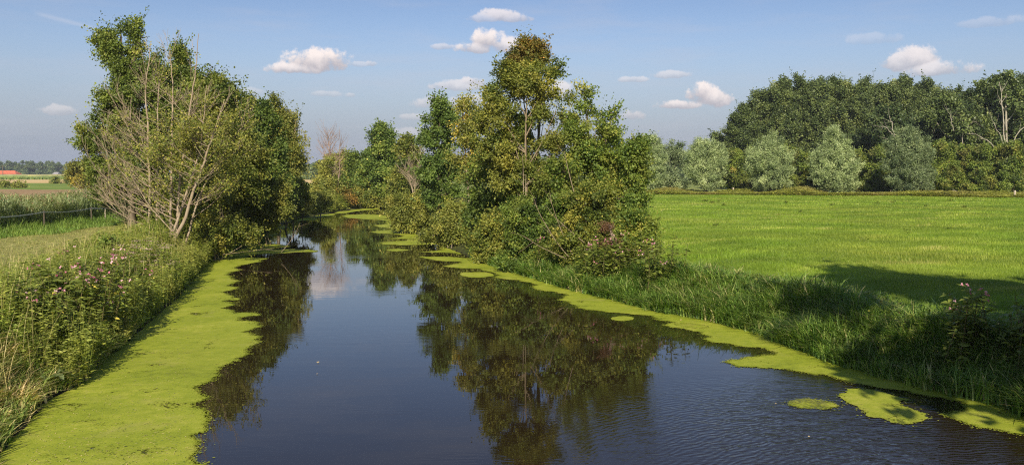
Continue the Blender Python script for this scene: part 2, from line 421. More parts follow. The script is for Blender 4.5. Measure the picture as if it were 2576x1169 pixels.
G['ploughed_field'] = ground_mat('ploughed_soil', [(.38, (.26, .165, .08)), (.5, (.38, .25, .125)), (.62, (.48, .34, .18))], (.05, .4, 3), .9, .12, (.5, 2, 1))
G['green_field'] = ground_mat('green_crop_strip', [(.38, (.13, .20, .03)), (.5, (.19, .27, .045)), (.62, (.28, .33, .07))], (.04, .2, 2))
G['grain_field'] = ground_mat('ripe_grain', [(.38, (.55, .37, .13)), (.5, (.70, .50, .22)), (.62, (.80, .64, .36))], (.02, .2, 1), .4, .1, (.15, 1.6, 1))
G['far_field'] = ground_mat('pale_far_pasture', [(.38, (.19, .235, .05)), (.5, (.27, .31, .075)), (.62, (.35, .37, .12))], (.03, .2, 1.2))

# ------------------------------------------------------------------ river outline (metres; x right, y away)
left_px = [(-260, 1500), (-130, 1290), (-45, 1150), (30, 1075), (92, 1010), (190, 960), (240, 905), (300, 862), (370, 800), (430, 752), (478, 700),
           (520, 655), (560, 642), (610, 622), (655, 598), (680, 578), (715, 562), (760, 547), (850, 532), (940, 520)]
right_px = [(2760, 1110), (2576, 1026), (2396, 982), (2176, 927), (2011, 867), (1901, 828), (1791, 800), (1659, 779), (1570, 754), (1460, 729), (1350, 696),
            (1250, 665), (1170, 638), (1100, 610), (1030, 580), (995, 560), (980, 545), (985, 535)]
Lp = [gp(*p)[:2] for p in left_px]; Rp = [gp(*p)[:2] for p in right_px]
Lp = [np.array([-4.5, -60.0]), np.array([-5.5, -5.0])] + Lp + [np.array([-6, 123.]), np.array([4, 126.])]
Rp = [np.array([13., -60.0]), np.array([11.5, -5.0])] + Rp + [np.array([-9., 101.]), np.array([-1, 110.]), np.array([7, 115.])]
RIVER = np.array(Lp + Rp[::-1])

def inside(poly, x, y):
    c = np.zeros(x.shape, bool); n = len(poly)
    for i in range(n):
        x1, y1 = poly[i]; x2, y2 = poly[(i + 1) % n]
        cond = ((y1 > y) != (y2 > y)) & (x < (x2 - x1) * (y - y1) / (y2 - y1 + 1e-12) + x1)
        c ^= cond
    return c

def dist(poly, x, y, closed=True):
    d = np.full(x.shape, 1e9); n = len(poly)
    for i in range(n if closed else n - 1):
        a = poly[i]; b = poly[(i + 1) % n]; ab = b - a
        t = np.clip(((x - a[0]) * ab[0] + (y - a[1]) * ab[1]) / (ab @ ab + 1e-12), 0, 1)
        d = np.minimum(d, np.hypot(x - a[0] - t * ab[0], y - a[1] - t * ab[1]))
    return d

def sstep(a, b, x):
    t = np.clip((x - a) / (b - a), 0, 1); return t * t * (3 - 2 * t)

def sd_river(x, y):
    x = np.asarray(x, float); y = np.asarray(y, float)
    d = dist(RIVER, x, y)
    return np.where(inside(RIVER, x, y), -d, d)

def wob(x, y):
    return (np.sin(x * .21 + 1.3 * np.sin(y * .13)) * np.cos(y * .17 + .7) * .06 + np.sin(x * .9 + y * .37) * np.sin(y * 1.1 - x * .3) * .025)

def height(x, y, s=None):
    x = np.asarray(x, float); y = np.asarray(y, float)
    if s is None: s = sd_river(x, y)
    far = sstep(400, 200, np.hypot(x, y))
    land = .08 + .85 * sstep(-.1, 2.0, s) + wob(x, y) * sstep(0, 3, s) * far + .02 * far * np.sin(x * 2.3) * np.sin(y * 2.9)
    return np.where(s > 0, land, .08 - 1.3 * sstep(0, 1.6, -s))

def hz(x, y): return float(height(np.array([x]), np.array([y]))[0])

def lines(lims):
    out = []
    for a, b, st in lims: out.append(np.arange(a, b, st))
    return np.unique(np.round(np.concatenate(out), 4))
gx = lines([(-4000, -800, 400), (-800, -200, 60), (-200, -60, 8), (-60, -34, 1.0), (-34, 16, .32), (16, 60, 1.0), (60, 200, 8), (200, 800, 60), (800, 4001, 400)])
gy = lines([(-400, -60, 40), (-60, 8, 2), (8, 60, .32), (60, 130, .7), (130, 180, 2.5), (180, 300, 10), (300, 1000, 20), (1000, 5001, 400)])
X, Y = np.meshgrid(gx, gy)
S = sd_river(X, Y); Z = height(X, Y, S)
def terrain():
    nx, ny = len(gx), len(gy)
    v = np.stack([X, Y, Z], -1).reshape(-1, 3)
    i = np.arange(ny - 1)[:, None] * nx; j = np.arange(nx - 1)[None, :]
    q = np.stack([i + j, i + j + 1, i + nx + j + 1, i + nx + j], -1).reshape(-1, 4)
    cx = v[q][:, :, 0].mean(1); cy = v[q][:, :, 1].mean(1); s = sd_river(cx, cy)
    mid = np.interp(cy, [p[1] for p in Rp[:-2]], [p[0] for p in Rp[:-2]]) - 6
    left = cx < mid
    z = np.full(len(q), 'far_field', dtype=object)
    z[(~left) & (cy < 150) & (cx < 200)] = 'meadow'
    z[left & (cy < 110) & (cx > -26)] = 'mown_path'
    z[left & (cx <= -26) & (cy < 180)] = 'ploughed_field'
    z[left & (cx <= -27) & (cy < 80) & (cx > -42)] = 'bank'
    z[(cx < -36) & (cy >= 180) & (cy < 300)] = 'green_field'
    z[(cx < -60) & (cy >= 300) & (cy < 460)] = 'grain_field'
    z[(s < np.where(left, 3.9, 1.7)) & (s > -.2) & (cy < 150)] = 'bank'
    z[s <= -.2] = 'river_bed'
    names = {'bank': 'river_bank'}
    for zone in sorted(set(z)):
        qq = q[z == zone]; u, inv = np.unique(qq, return_inverse=True)
        g = Geo(); g.add(v[u], inv.reshape(-1, 4))
        o = g.build(names.get(zone, zone), G[zone], None, True); tag(o, kind='structure')
terrain()

# ------------------------------------------------------------------ water
def water_mat():
    m, t, out = mat_new('dark_river_water')
    geo = t.new('ShaderNodeNewGeometry'); P = geo.outputs['Position']
    calm = t.noise(t.scale(P, (.9, 2.6, 1)), 1.1, 1, .4, .3)
    fine = t.noise(t.scale(P, (1.5, 5.5, 1)), 2.2, 1, .4, .4)
    # wind and current ripples towards the near right bank
    q = gp(2250, 1130)
    sep = t.new('ShaderNodeSeparateXYZ'); t.l.new(P, sep.inputs[0])
    rx = t.m('SUBTRACT', sep.outputs[0], float(q[0])); ry = t.m('SUBTRACT', sep.outputs[1], float(q[1]))
    dd = t.m('SQRT', t.m('ADD', t.m('MULTIPLY', rx, rx), t.m('MULTIPLY', t.m('MULTIPLY', ry, ry), .8)))
    mk = t.maprange(dd, .6, 5.8, 1, 0, True)
    wv = t.new('ShaderNodeTexWave', wave_type='RINGS', rings_direction='SPHERICAL', wave_profile='SIN')
    t.l.new(t.scale(P, (1, 1.25, 1), (0, 0, 0), (-7.5, -12.5, 0)), wv.inputs['Vector'])
    wv.inputs['Scale'].default_value = 2.3; wv.inputs['Distortion'].default_value = 8.5
    wv.inputs['Detail'].default_value = 2; wv.inputs['Detail Scale'].default_value = 1.1
    rip = t.noise(t.scale(P, (1.3, 4.6, 1), (0, 0, R(-24))), 1.5, 3, .5, 1.6)
    h = t.m('ADD', t.m('MULTIPLY', calm, .0008), t.m('MULTIPLY', fine, .00013))
    h = t.m('ADD', h, t.m('MULTIPLY', mk, t.m('ADD', t.m('MULTIPLY', wv.outputs['Fac'], .0045), t.m('MULTIPLY', rip, .010))))
    breeze = t.maprange(t.noise(t.scale(P, (.12, .3, 1)), 1.0, 2), .5, .66, 0, 1, True)
    h = t.m('ADD', h, t.m('MULTIPLY', breeze, t.m('MULTIPLY', fine, .0010)))
    bp = t.new('ShaderNodeBump'); bp.inputs['Strength'].default_value = 1.0; bp.inputs['Distance'].default_value = 1.0
    t.l.new(h, bp.inputs['Height'])
    b = t.new('ShaderNodeBsdfPrincipled')
    b.inputs['Base Color'].default_value = (.022, .015, .007, 1)
    b.inputs['Roughness'].default_value = .0; b.inputs['IOR'].default_value = 1.36
    t.l.new(bp.outputs[0], b.inputs['Normal']); t.l.new(b.outputs[0], out.inputs[0])
    return m
g = Geo(); g.add([(-60, -50, 0), (70, -50, 0), (70, 150, 0), (-60, 150, 0)], [[0, 1, 2, 3]])
tag(g.build('river_water', water_mat()), kind='structure')

# ------------------------------------------------------------------ duckweed
def duck_mat(name, thin=0.0):
    m, t, out = mat_new(name)
    P = t.new('ShaderNodeNewGeometry').outputs['Position']
    a = t.noise(P, .5, 4, .6, .5); b = t.noise(P, 4, 5, .65); c = t.noise(P, 42, 3, .7)
    s = t.m('ADD', t.m('MULTIPLY', a, .3), t.m('ADD', t.m('MULTIPLY', b, .3), t.m('MULTIPLY', c, .4)))
    col = t.ramp(s, [(.36, (.15, .18, .016)), (.43, (.245, .30, .022)), (.51, (.32, .37, .030)), (.59, (.43, .44, .06)), (.70, (.54, .50, .20))])
    big = t.noise(P, .32, 5, .65, 1.0)
    col = t.mix(t.maprange(big, .50, .66, 0, .45), col, (.26, .29, .03, 1))
    col = t.mix(t.maprange(t.noise(P, .9, 6, .7, .6), .56, .72, 0, .6), col, (.40, .38, .09, 1))
    # drifted lines of darker scum
    w = t.new('ShaderNodeTexWave', wave_type='BANDS', bands_direction='Y'); t.l.new(t.scale(P, (.12, .5, 1), (0, 0, R(8))), w.inputs[0])
    w.inputs['Scale'].default_value = .8; w.inputs['Distortion'].default_value = 9; w.inputs['Detail'].default_value = 3
    ln = t.m('MULTIPLY', t.maprange(w.outputs['Fac'], .95, 1.0), t.maprange(b, .5, .66))
    col = t.mix(t.m('MULTIPLY', ln, .4), col, (.10, .12, .015, 1))
    p = t.new('ShaderNodeBsdfPrincipled'); t.l.new(col, p.inputs['Base Color'])
    p.inputs['Roughness'].default_value = .75; p.inputs['Specular IOR Level'].default_value = .2
    bp = t.new('ShaderNodeBump'); bp.inputs['Strength'].default_value = .7; bp.inputs['Distance'].default_value = .01
    t.l.new(c, bp.inputs['Height']); t.l.new(bp.outputs[0], p.inputs['Normal'])
    # small openings where the water shows through
    hole = t.m('ADD', t.m('MULTIPLY', t.noise(P, 1.1, 3, .6, .4), .55), t.m('MULTIPLY', t.noise(P, 15, 4, .7), .45))
    hf = t.maprange(hole, .585 - thin, .64 - thin * .4, 0, 1)
    tr = t.new('ShaderNodeBsdfTransparent'); mx = t.new('ShaderNodeMixShader')
    t.l.new(hf, mx.inputs[0]); t.l.new(p.outputs[0], mx.inputs[1]); t.l.new(tr.outputs[0], mx.inputs[2])
    t.l.new(mx.outputs[0], out.inputs[0])
    return m
M['duck'] = duck_mat('duckweed_cover'); M['duck_thin'] = duck_mat('thin_duckweed_cover', .16)

def ragged(pts, rough, closed=True, rng=RNG, target=.035, lo=None):
    """midpoint fractal subdivision of an outline, done in metres"""
    pts = [np.array(p[:2], float) for p in pts]; k = 0
    while True:
        nxt = []; done = True; n = len(pts)
        for i in range(n if closed else n - 1):
            a, b = pts[i], pts[(i + 1) % n]; nxt.append(a)
            d = b - a; L = np.linalg.norm(d)
            if L > max(target, .0022 * a[1]):
                nrm = np.array([-d[1], d[0]])
                nxt.append((a + b) / 2 + nrm * rng.normal() * rough); done = False
        if not closed: nxt.append(pts[-1])
        pts = nxt; k += 1
        if done or k > 9: break
    return np.array(pts)

def sheet(g, outline, z):
    from mathutils.geometry import tessellate_polygon
    vs = [Vector((p[0], p[1], 0)) for p in outline]
    tris = tessellate_polygon([vs])
    g.add(np.concatenate([outline, np.full((len(outline), 1), z)], 1), None, np.array(tris))

def flecks(g, outline, n, sd, z, rng=RNG, size=.03):
    """loose fronds drifting off the edge"""
    i = rng.integers(0, len(outline), n)
    p = outline[i] + rng.normal(size=(n, 2)) * sd * rng.random((n, 1)) ** 1.5
    s = size * (.5 + rng.random(n)) * np.maximum(1, p[:, 1] / 25); th = rng.random(n) * 6.28
    v = []
    for k in range(4):
        a = th + k * math.pi / 2
        v.append(np.stack([p[:, 0] + np.cos(a) * s * (1.0 if k % 2 else .7), p[:, 1] + np.sin(a) * s * (1.0 if k % 2 else .7), np.full(n, z)], 1))
    g.add(np.stack(v, 1).reshape(-1, 3), np.arange(n * 4).reshape(n, 4))

left_edge = [(-400, 1500), (420, 1330), (512, 1169), (490, 1140), (500, 1112), (480, 1095), (520, 1080), (525, 1052), (515, 1030), (482, 1015), (500, 985), (512, 965), (550, 945), (562, 920),
             (600, 905), (618, 885), (655, 862), (650, 845), (610, 835), (655, 823), (650, 812), (595, 806), (600, 798), (655, 793), (640, 787), (590, 788), (555, 775), (590, 766),
             (560, 757), (585, 746), (565, 738), (592, 727), (575, 716), (600, 706), (578, 696), (580, 688), (600, 678), (592, 672), (625, 664), (672, 650), (620, 648), (640, 640), (700, 637), (790, 634),
             (798, 631), (740, 626), (690, 627), (660, 612)]
right_edge = [(975, 552), (905, 551), (975, 562), (930, 568), (990, 577), (925, 583), (1005, 592), (965, 600), (1050, 602), (960, 609), (1010, 617), (1100, 615), (1120, 628), (1050, 634),
              (1170, 640), (1185, 650), (1060, 645), (1100, 656), (1165, 660), (1120, 668), (1210, 678), (1250, 690), (1240, 698), (1340, 712), (1415, 738), (1405, 755), (1450, 775), (1560, 787), (1660, 806), (1700, 810),
              (1668, 818), (1720, 826), (1790, 846), (1780, 856), (1850, 868), (1925, 876), (1945, 893), (1820, 910), (1850, 922), (1965, 928), (2040, 940), (2118, 955), (2209, 975), (2300, 990), (2368, 1000), (2428, 1022), (2405, 1036),
              (2368, 1042), (2459, 1074), (2576, 1092), (2760, 1150)]
def mat_sheet(name, bankpts, edgepx, label, inward, rough, thin=False):
    bank = [np.array(p[:2]) for p in bankpts]
    edge = ragged([gp(*p) for p in edgepx], rough, False)
    out = np.concatenate([np.array(bank), edge[::-1]])
    g = Geo(); sheet(g, out, .006)
    flecks(g, edge, 2600, .14, .010, size=.018); flecks(g, edge, 12000, .06, .009, size=.016)
    tag(g.build(name, M['duck']), label, 'duckweed', kind='stuff')
bl = [p + np.array([-.8, 0]) for p in Lp[1:16]]
mat_sheet('duckweed_mat', bl, left_edge, 'wide yellow-green duckweed mat floating along the left bank', 1, .13)
br = [p + np.array([.8, 0]) for p in Rp[2:-3]][::-1]
mat_sheet('duckweed_mat', br, right_edge[::1], 'long narrow duckweed mat floating along the right bank', -1, .12)

def ell(cx, cy, rx, ry, n=22, rng=RNG, rot=0.0):
    out = []
    for i in range(n):
        a = -i / n * 2 * math.pi; k = 1 + rng.normal() * .05
        u, v = rx * math.cos(a) * k, ry * math.sin(a) * k
        out.append(gp(cx + u, cy + v + u * rot))
    return out
patches = [
    ([gp(*p) for p in [(2110, 990), (2130, 978), (2190, 980), (2240, 992), (2290, 1005), (2270, 1022), (2330, 1040), (2335, 1052), (2290, 1066), (2240, 1062), (2180, 1045), (2165, 1025), (2130, 1012)]], 'duck', .11, 'large torn duckweed raft near the right bank, ringed by ripples'),
    (ell(2045, 1016, 62, 12, rot=.06), 'duck_thin', .10, 'thin scattered duckweed patch drifting left of the large torn raft'),
    (ell(1566, 801, 29, 6), 'duck', .03, 'small round duckweed disc off the grassy right bank'),
    (ell(1200, 691, 44, 7, rot=.01), 'duck', .03, 'oval duckweed disc beside the bend of the right-hand mat'),
    (ell(1000, 629, 28, 3.2), 'duck', .05, 'little far duckweed sliver in mid river by the right bank'),
    (ell(925, 545, 62, 6, rot=.02), 'duck', .06, 'far pale duckweed tongue across the bend of the river'),
    (ell(1740, 819, 42, 5, rot=.08), 'duck_thin', .06, 'slim duckweed flake lying just outside the right-hand mat'),
    (ell(655, 590, 42, 7), 'duck', .08, 'duckweed patch under the overhanging left shrubs'),
    (ell(690, 572, 34, 5), 'duck', .08, 'small duckweed patch behind the fallen branch on the left'),
    ([gp(*p) for p in [(745, 549), (800, 541), (880, 530), (950, 521), (955, 524), (880, 534), (820, 545), (800, 552), (750, 556)]], 'duck', .06, 'thin duckweed ribbon along the far outer bank of the bend'),
    (ell(585, 752, 20, 3.2), 'duck', .05, 'tiny duckweed island beside the notched edge of the left mat'),
]
for pts, mk, rough, lab in patches:
    e = ragged(pts, rough); g = Geo(); sheet(g, e, .0075); flecks(g, e, 300 if rough > .05 else 40, .12, .011, size=.02)
    tag(g.build('duckweed_patch', M[mk]), lab, 'duckweed patch', 'duckweed patches floating loose')

# ------------------------------------------------------------------ grass and herbage
def blades(g, x, y, z, h, w, bend, tint, segs=2, rng=RNG, lean=None):
    n = len(x); th = rng.random(n) * 6.283
    d = np.stack([np.cos(th), np.sin(th), np.zeros(n)], 1)
    if lean is not None: d = unit(d + np.asarray(lean)) * np.array([1, 1, 0])
    side = np.stack([-d[:, 1], d[:, 0], np.zeros(n)], 1)
    # face roughly any way
    base = np.stack([x, y, z], 1); V = []
    for k in range(segs + 1):
        t = k / segs
        c = base + d * (bend * h * t ** 2)[:, None] + np.array([0, 0, 1.0]) * (h * (t - .28 * bend * t ** 3))[:, None]
        ww = w * (1 - t ** 1.6) + .0015
        V.append(c - side * ww[:, None] * .5); V.append(c + side * ww[:, None] * .5)
    v = np.stack(V, 1); m = 2 * (segs + 1)
    q = []
    for k in range(segs): q.append([2 * k, 2 * k + 1, 2 * k + 3, 2 * k + 2])
    q = (np.array(q)[None] + (np.arange(n) * m)[:, None, None]).reshape(-1, 4)
    g.add(v.reshape(-1, 3), q, tint=np.repeat(np.clip(tint, 0, 1), m))

def scatter(n, x0, x1, y0, y1, fn, rng=RNG):
    x = rng.uniform(x0, x1, n); y = rng.uniform(y0, y1, n)
    k = fn(x, y); return x[k], y[k]
def in_view(x, y, m=1.5): return (y > 11) & (np.abs(x) < y * .577 + m)
def patchy(x, y):
    return .5 + .22 * np.sin(x * .45 + 2.1 * np.sin(y * .23 + 1)) + .18 * np.sin(y * .9 + 1.7 * np.sin(x * .31)) + .14 * np.sin(x * 1.3 - y * 1.9 + np.sin(x * .7) * 2)
def clumpy(x, y, s=1.0):
    return .5 + .25 * np.sin(x * 1.7 * s + np.sin(y * 1.1 * s) * 2) + .25 * np.sin(y * 2.3 * s + np.cos(x * .9 * s) * 2)
MIDX = lambda y: np.interp(y, [p[1] for p in Rp[:-3]], [p[0] for p in Rp[:-3]]) - 6

# meadow
g = Geo(); rg = np.random.default_rng(5)
for (n, y0, y1, h, w) in ((150000, 17, 32, .085, .010), (130000, 32, 52, .10, .016), (110000, 52, 88, .12, .028), (70000, 88, 132, .13, .05)):
    x, y = scatter(n, -2, y1 * .58 + 2, y0, y1, lambda x, y: (x > MIDX(y)) & in_view(x, y), rg)
    s = sd_river(x, y); k = (s > 1.6); x, y = x[k], y[k]
    c = clumpy(x, y, .8); N = len(x)
    blades(g, x, y, height(x, y) - .01, h * (.45 + .6 * rg.random(N) + .5 * c ** 2 + .7 * patchy(x * 1.7, y * 1.7) ** 2), np.full(N, w), .3 + .5 * rg.random(N), .05 + .25 * c + .75 * patchy(x, y) ** 1.3 + rg.normal(0, .10, N), 1, rg)
tag(g.build('meadow_grass', M['grass']), 'short bright green pasture grass covering the right-hand meadow', 'grass', kind='stuff')

def bank_grass(name, side, n, mat, label, y0, y1, s0, s1, h0, h1, seed, dry=0.0, wmul=1.0, extra=None):
    rg = np.random.default_rng(seed); g = Geo()
    def ok(x, y):
        m = (x > MIDX(y)) if side > 0 else (x < MIDX(y))
        m &= in_view(x, y)
        if extra: m &= extra(x, y)
        return m
    nt = n // 14
    xs = (-2, 12) if side > 0 else (-30, -5)
    x, y = scatter(nt * 12, xs[0], xs[1], y0, y1, ok, rg)
    s = sd_river(x, y); k = (s > s0) & (s < s1); x, y, s = x[k], y[k], s[k]
    # closer tufts get more of the budget
    pr = 1 / np.maximum(y, 12) ** 1.4; pr /= pr.sum()
    sel = rg.choice(len(x), min(nt, len(x)), replace=False, p=pr); x, y, s = x[sel], y[sel], s[sel]
    c = clumpy(x, y, .7); hh = (h0 + (h1 - h0) * c) * (.6 + .65 * rg.random(len(x)))
    if side < 0: hh = hh * (.7 + .3 * sstep(13.5, 18, y)) * (.7 + .3 * sstep(0, 1.4, s))
    tt = .15 + .6 * rg.random(len(x)) ** 1.3 + dry * clumpy(x + 9, y, .5)
    m = 14
    X2 = np.repeat(x, m) + rg.normal(0, .07, len(x) * m); Y2 = np.repeat(y, m) + rg.normal(0, .09, len(x) * m)
    H = np.repeat(hh, m) * (.45 + .65 * rg.random(len(X2)))
    zz = np.maximum(height(X2, Y2), .0) - .03
    W_ = (.016 + .022 * rg.random(len(X2)) ** 2) * np.clip(np.repeat(y, m) / 20, 1, 3) * wmul
    blades(g, X2, Y2, zz, H, W_, .3 + 1.1 * rg.random(len(X2)), np.repeat(tt, m) + rg.normal(0, .2, len(X2)), 3, rg,
           lean=(-.2 * side, -.1, 0))
    tag(g.build(name, M[mat]), label, 'grass', kind='stuff')
bank_grass('bank_grass', 1, 70000, 'bank_grass', 'long arching green grass on the right river bank', 12, 60, -.35, 1.7, .4, .85, 21, .12, 1.35)
bank_grass('bank_grass', 1, 26000, 'bank_grass', 'knee-high seeding grass between right bank and meadow', 12, 60, 1.5, 2.7, .2, .38, 22, .25)
bank_grass('bank_grass', -1, 40000, 'dry_grass', 'half-dry yellowing grass tussocks on the near left bank', 11, 24, -.1, 5.5, .4, .85, 23, .30, 1.6)
bank_grass('bank_grass', -1, 42000, 'bank_grass', 'green grass fringe along the farther left bank', 22, 62, -.1, 3.6, .3, .6, 24, .2)

def herbage(name, label, cat, pts, mat, h, rng, nl=16, size=.125, tint=(.45, .2), stemmat=None, spread=.07, aspect=.42, droop=-.2, kind='stuff'):
    """leafy upright stems"""
    x, y, z, hh = pts; n = len(x); g = Geo()
    lean = rng.normal(0, .12, (n, 2))
    t = np.sqrt(rng.random((n, nl))) ; th = rng.random((n, nl)) * 6.283
    r = spread * (.5 + rng.random((n, nl)))
    p = np.stack([x[:, None] + lean[:, :1] * hh[:, None] * t, y[:, None] + lean[:, 1:] * hh[:, None] * t, z[:, None] + hh[:, None] * t], -1)
    ax = np.stack([np.cos(th), np.sin(th), droop + .5 * rng.random((n, nl))], -1)
    pos = (p + ax * (r * .2)[..., None]).reshape(-1, 3); ax = ax.reshape(-1, 3); N = len(pos)
    nr = unit(np.array([0, 0, 1.0]) + rng.normal(size=(N, 3)) * .35 + ax * .3)
    s = size * (.6 + .7 * rng.random(N)) * (1.15 - .5 * t.reshape(-1)) * np.repeat(np.clip(y / 28, 1, 3.2), nl) ** .8
    st = np.clip(np.repeat(rng.normal(tint[0], tint[1] * .7, n), nl) + rng.normal(0, tint[1] * .6, N), 0, 1)
    leaves(g, pos, ax, nr, s, s * aspect, st)
    # stems
    base = np.stack([x, y, z - .05], 1); tip = np.stack([x + lean[:, 0] * hh, y + lean[:, 1] * hh, z + hh], 1)
    w = .006 * np.clip(y / 20, 1, 3)
    for sx, sy in ((1, 0), (0, 1)):
        o = np.array([sx, sy, 0]) * w[:, None] * .5 if np.ndim(w) else 0
        v = np.stack([base - o, base + o, tip + o * .3, tip - o * .3], 1)
        g.add(v.reshape(-1, 3), np.arange(n * 4).reshape(n, 4), tint=np.repeat(np.clip(rng.normal(.6, .2, n), 0, 1), 4))
    return tag(g.build(name, mat), label, cat, kind=kind)

def weed_pts(n, side, y0, y1, s0, s1, h0, h1, rng, fn=None):
    xs = (-2, 14) if side > 0 else (-34, -6)
    x, y = scatter(n * 12, xs[0], xs[1], y0, y1, lambda x, y: ((x > MIDX(y)) if side > 0 else (x < MIDX(y))) & in_view(x, y), rng)
    s = sd_river(x, y); k = (s > s0) & (s < s1)
    if fn is not None: k &= fn(x, y)
    x, y, s = x[k][:n], y[k][:n], s[k][:n]
    hh = (h0 + (h1 - h0) * clumpy(x, y, .6) * clumpy(x + 7, y, 1.9) ** .5 * 1.15) * (.45 + .8 * rng.random(len(x))) * (1 - .6 * sstep(s1 * .35, s1, s))
    return x, y, np.maximum(height(x, y, s), 0), hh
rg = np.random.default_rng(31)
herbage('bank_weeds', 'tangled olive green nettles and weeds covering the left bank', 'weeds', weed_pts(9500, -1, 17, 46, -.25, 4.4, .5, 1.5, rg), M['weed'], 1, rg, nl=20)
herbage('bank_weeds', 'low leafy weeds growing among the right bank grass', 'weeds', weed_pts(700, 1, 13, 40, .3, 2.4, .35, .75, rg), M['balsam'], 1, rg, nl=16)
herbage('bank_weeds', 'dense undergrowth along the far left bank under the trees', 'weeds', weed_pts(3500, -1, 44, 112, .0, 3.5, .6, 1.4, rg), M['weed'], 1, rg, nl=16)

rg = np.random.default_rng(33); g = Geo()
x, y, z, hh = weed_pts(900, -1, 12, 40, .2, 4.6, .9, 1.5, rg); n = len(x)
blades(g, x, y, z, hh * .9 + .45, np.full(n, .010) * np.clip(y / 16, 1, 2.5), .1 + .35 * rg.random(n), .7 + .25 * rg.random(n), 3, rg)
tag(g.build('straw_stalks', M['dry_grass']), 'thin dry straw stalks standing above the left bank weeds', 'grass', kind='stuff')

# reeds on the left, behind the fence
rg = np.random.default_rng(41)
def reed_ok(x, y): return in_view(x, y, 3) & (x < -28.0) & (x > -42) & (y < 60 + 4 * (x + 32.5).clip(-1.5, 4))
x, y = scatter(30000, -44, -28, 38, 76, reed_ok, rg)
keep = rg.random(len(x)) < np.clip(1.15 - (y - 45) / 45, .35, 1); x, y = x[keep][:11000], y[keep][:11000]
n = len(x); hh = (1.4 + .75 * clumpy(x, y, .45)) * (.8 + .3 * rg.random(n)); z = height(x, y) - .1
g = Geo(); gpl = Geo(); nl = 9
blades(g, x, y, z, hh, np.full(n, .022), .05 + .12 * rg.random(n), .6 + .2 * rg.random(n), 2, rg)
for k in range(nl):
    t = .22 + .76 * (k + rg.random(n)) / nl
    blades(g, x + rg.normal(0, .02, n), y + rg.normal(0, .02, n), z + hh * t, (.34 + .22 * rg.random(n)), np.full(n, .045), .6 + .9 * rg.random(n), .35 + .5 * rg.random(n) * clumpy(x, y, .3) * 1.3, 2, rg)
tag(g.build('reed_bed', M['reed']), 'tall blue-green reeds behind the tape fence on the left', 'reeds', kind='stuff')
k = rg.random(n) < .22
blades(gpl, x[k], y[k], z[k] + hh[k] * .97, np.full(k.sum(), .24), np.full(k.sum(), .07), .5 + .5 * rg.random(k.sum()), rg.random(k.sum()), 2, rg)
tag(gpl.build('reed_plumes', M['plume']), 'brownish feathery plumes topping the reeds on the left', 'reeds', kind='stuff')
# verge
x, y = scatter(60000, -28.8, -24.9, 38, 75, lambda x, y: in_view(x, y, 3) & (x < -25.3 + .35 * np.sin(y * .8) + .02 * (y - 50)), rg)
x, y = x[:15000], y[:15000]; g = Geo(); n = len(x)
blades(g, x, y, height(x, y) - .03, (.25 + .35 * clumpy(x, y)) * (.6 + .6 * rg.random(n)) * (1.5 - .9 * sstep(-27.5, -25.2, x)), np.full(n, .035), .3 + .6 * rg.random(n), .35 + .3 * clumpy(x, y) + rg.normal(0, .12, n), 2, rg)
tag(g.build('verge_grass', M['bank_grass']), 'green grass verge below the tape fence beside the mown track', 'grass', kind='stuff')
# hay stubble on the track
x, y = scatter(140000, -27, -9, 18, 70, lambda x, y: in_view(x, y, 1) & (x < MIDX(y)) & (x > -25.6), rg)
s = sd_river(x, y); k = s > 3.3; x, y = x[k][:52000], y[k][:52000]; n = len(x); g = Geo()
blades(g, x, y, height(x, y) - .01, .05 + .09 * rg.random(n) * clumpy(x, y), np.full(n, .022), .6 + 1.2 * rg.random(n), .48 + .35 * rg.random(n), 1, rg)
tag(g.build('hay_stubble', M['dry_grass']), 'cut yellowish hay stubble on the mown track', 'grass', kind='stuff')

# rough strip in front of the hedge across the meadow
E0, E1 = gp(1560, 486.5, .95), gp(2640, 498, .95)
def edge_y(x): return E0[1] + (E1[1] - E0[1]) * (x - E0[0]) / (E1[0] - E0[0])
n = 34000; x = rg.uniform(E0[0] - 12, E1[0] + 6, n); y = edge_y(x) + rg.uniform(0, 1, n) ** 1.3 * 7
hh = (.28 + 1.25 * (clumpy(x, y * .6, .16) * clumpy(x + 5, y, .31)) ** 1.2) * (.45 + .8 * rg.random(n) ** 1.5) * (.8 + .35 * sstep(0, 3, y - edge_y(x)))
herbage('tall_weeds', 'rough olive strip of tall weeds along the far meadow edge', 'weeds', (x, y, height(x, y), hh), M['far_weed'], 1, rg, nl=9, size=.14, aspect=.45)

# ------------------------------------------------------------------ trees drawn from the photo
def px_lobes(Y, L):
    out = []
    for l in L:
        cx, cy, rx, ry = l[:4]; dY = l[4] if len(l) > 4 else 0.0
        yy = Y + dY; c = ad(cx, cy, yy); k = yy / F
        out.append([c[0], c[1], c[2], rx * k * .92, (rx + ry) * .5 * k * .9 + .25, ry * k * .94])
    return out

def hero(name, label, cat, Y, basepx, LB, mat, nspr, nleaf, seed, group=None, bark='bark', r0=.13, stems=1, ntwig=200, extra=None, **kw):
    rng = np.random.default_rng(seed)
    lobes = px_lobes(Y, LB); b = ad(basepx, 500, Y); b[2] = max(hz(b[0], b[1]), -.1)
    root = empty(name, (b[0], b[1], b[2]))
    tag(root, label, cat, group)
    gc, gw = Geo(), Geo()
    p, d, ll, k = crown(gc, lobes, nspr, nleaf, rng, zmin=.12, **kw)
    wood(gw, b, lobes, p, k, rng, r0=r0, ntwig=ntwig, stems=stems)
    if extra: extra(gc, gw, rng)
    gw.build('trunk', M[bark], root, True)
    gc.build('crown', M[mat], root)
    return root

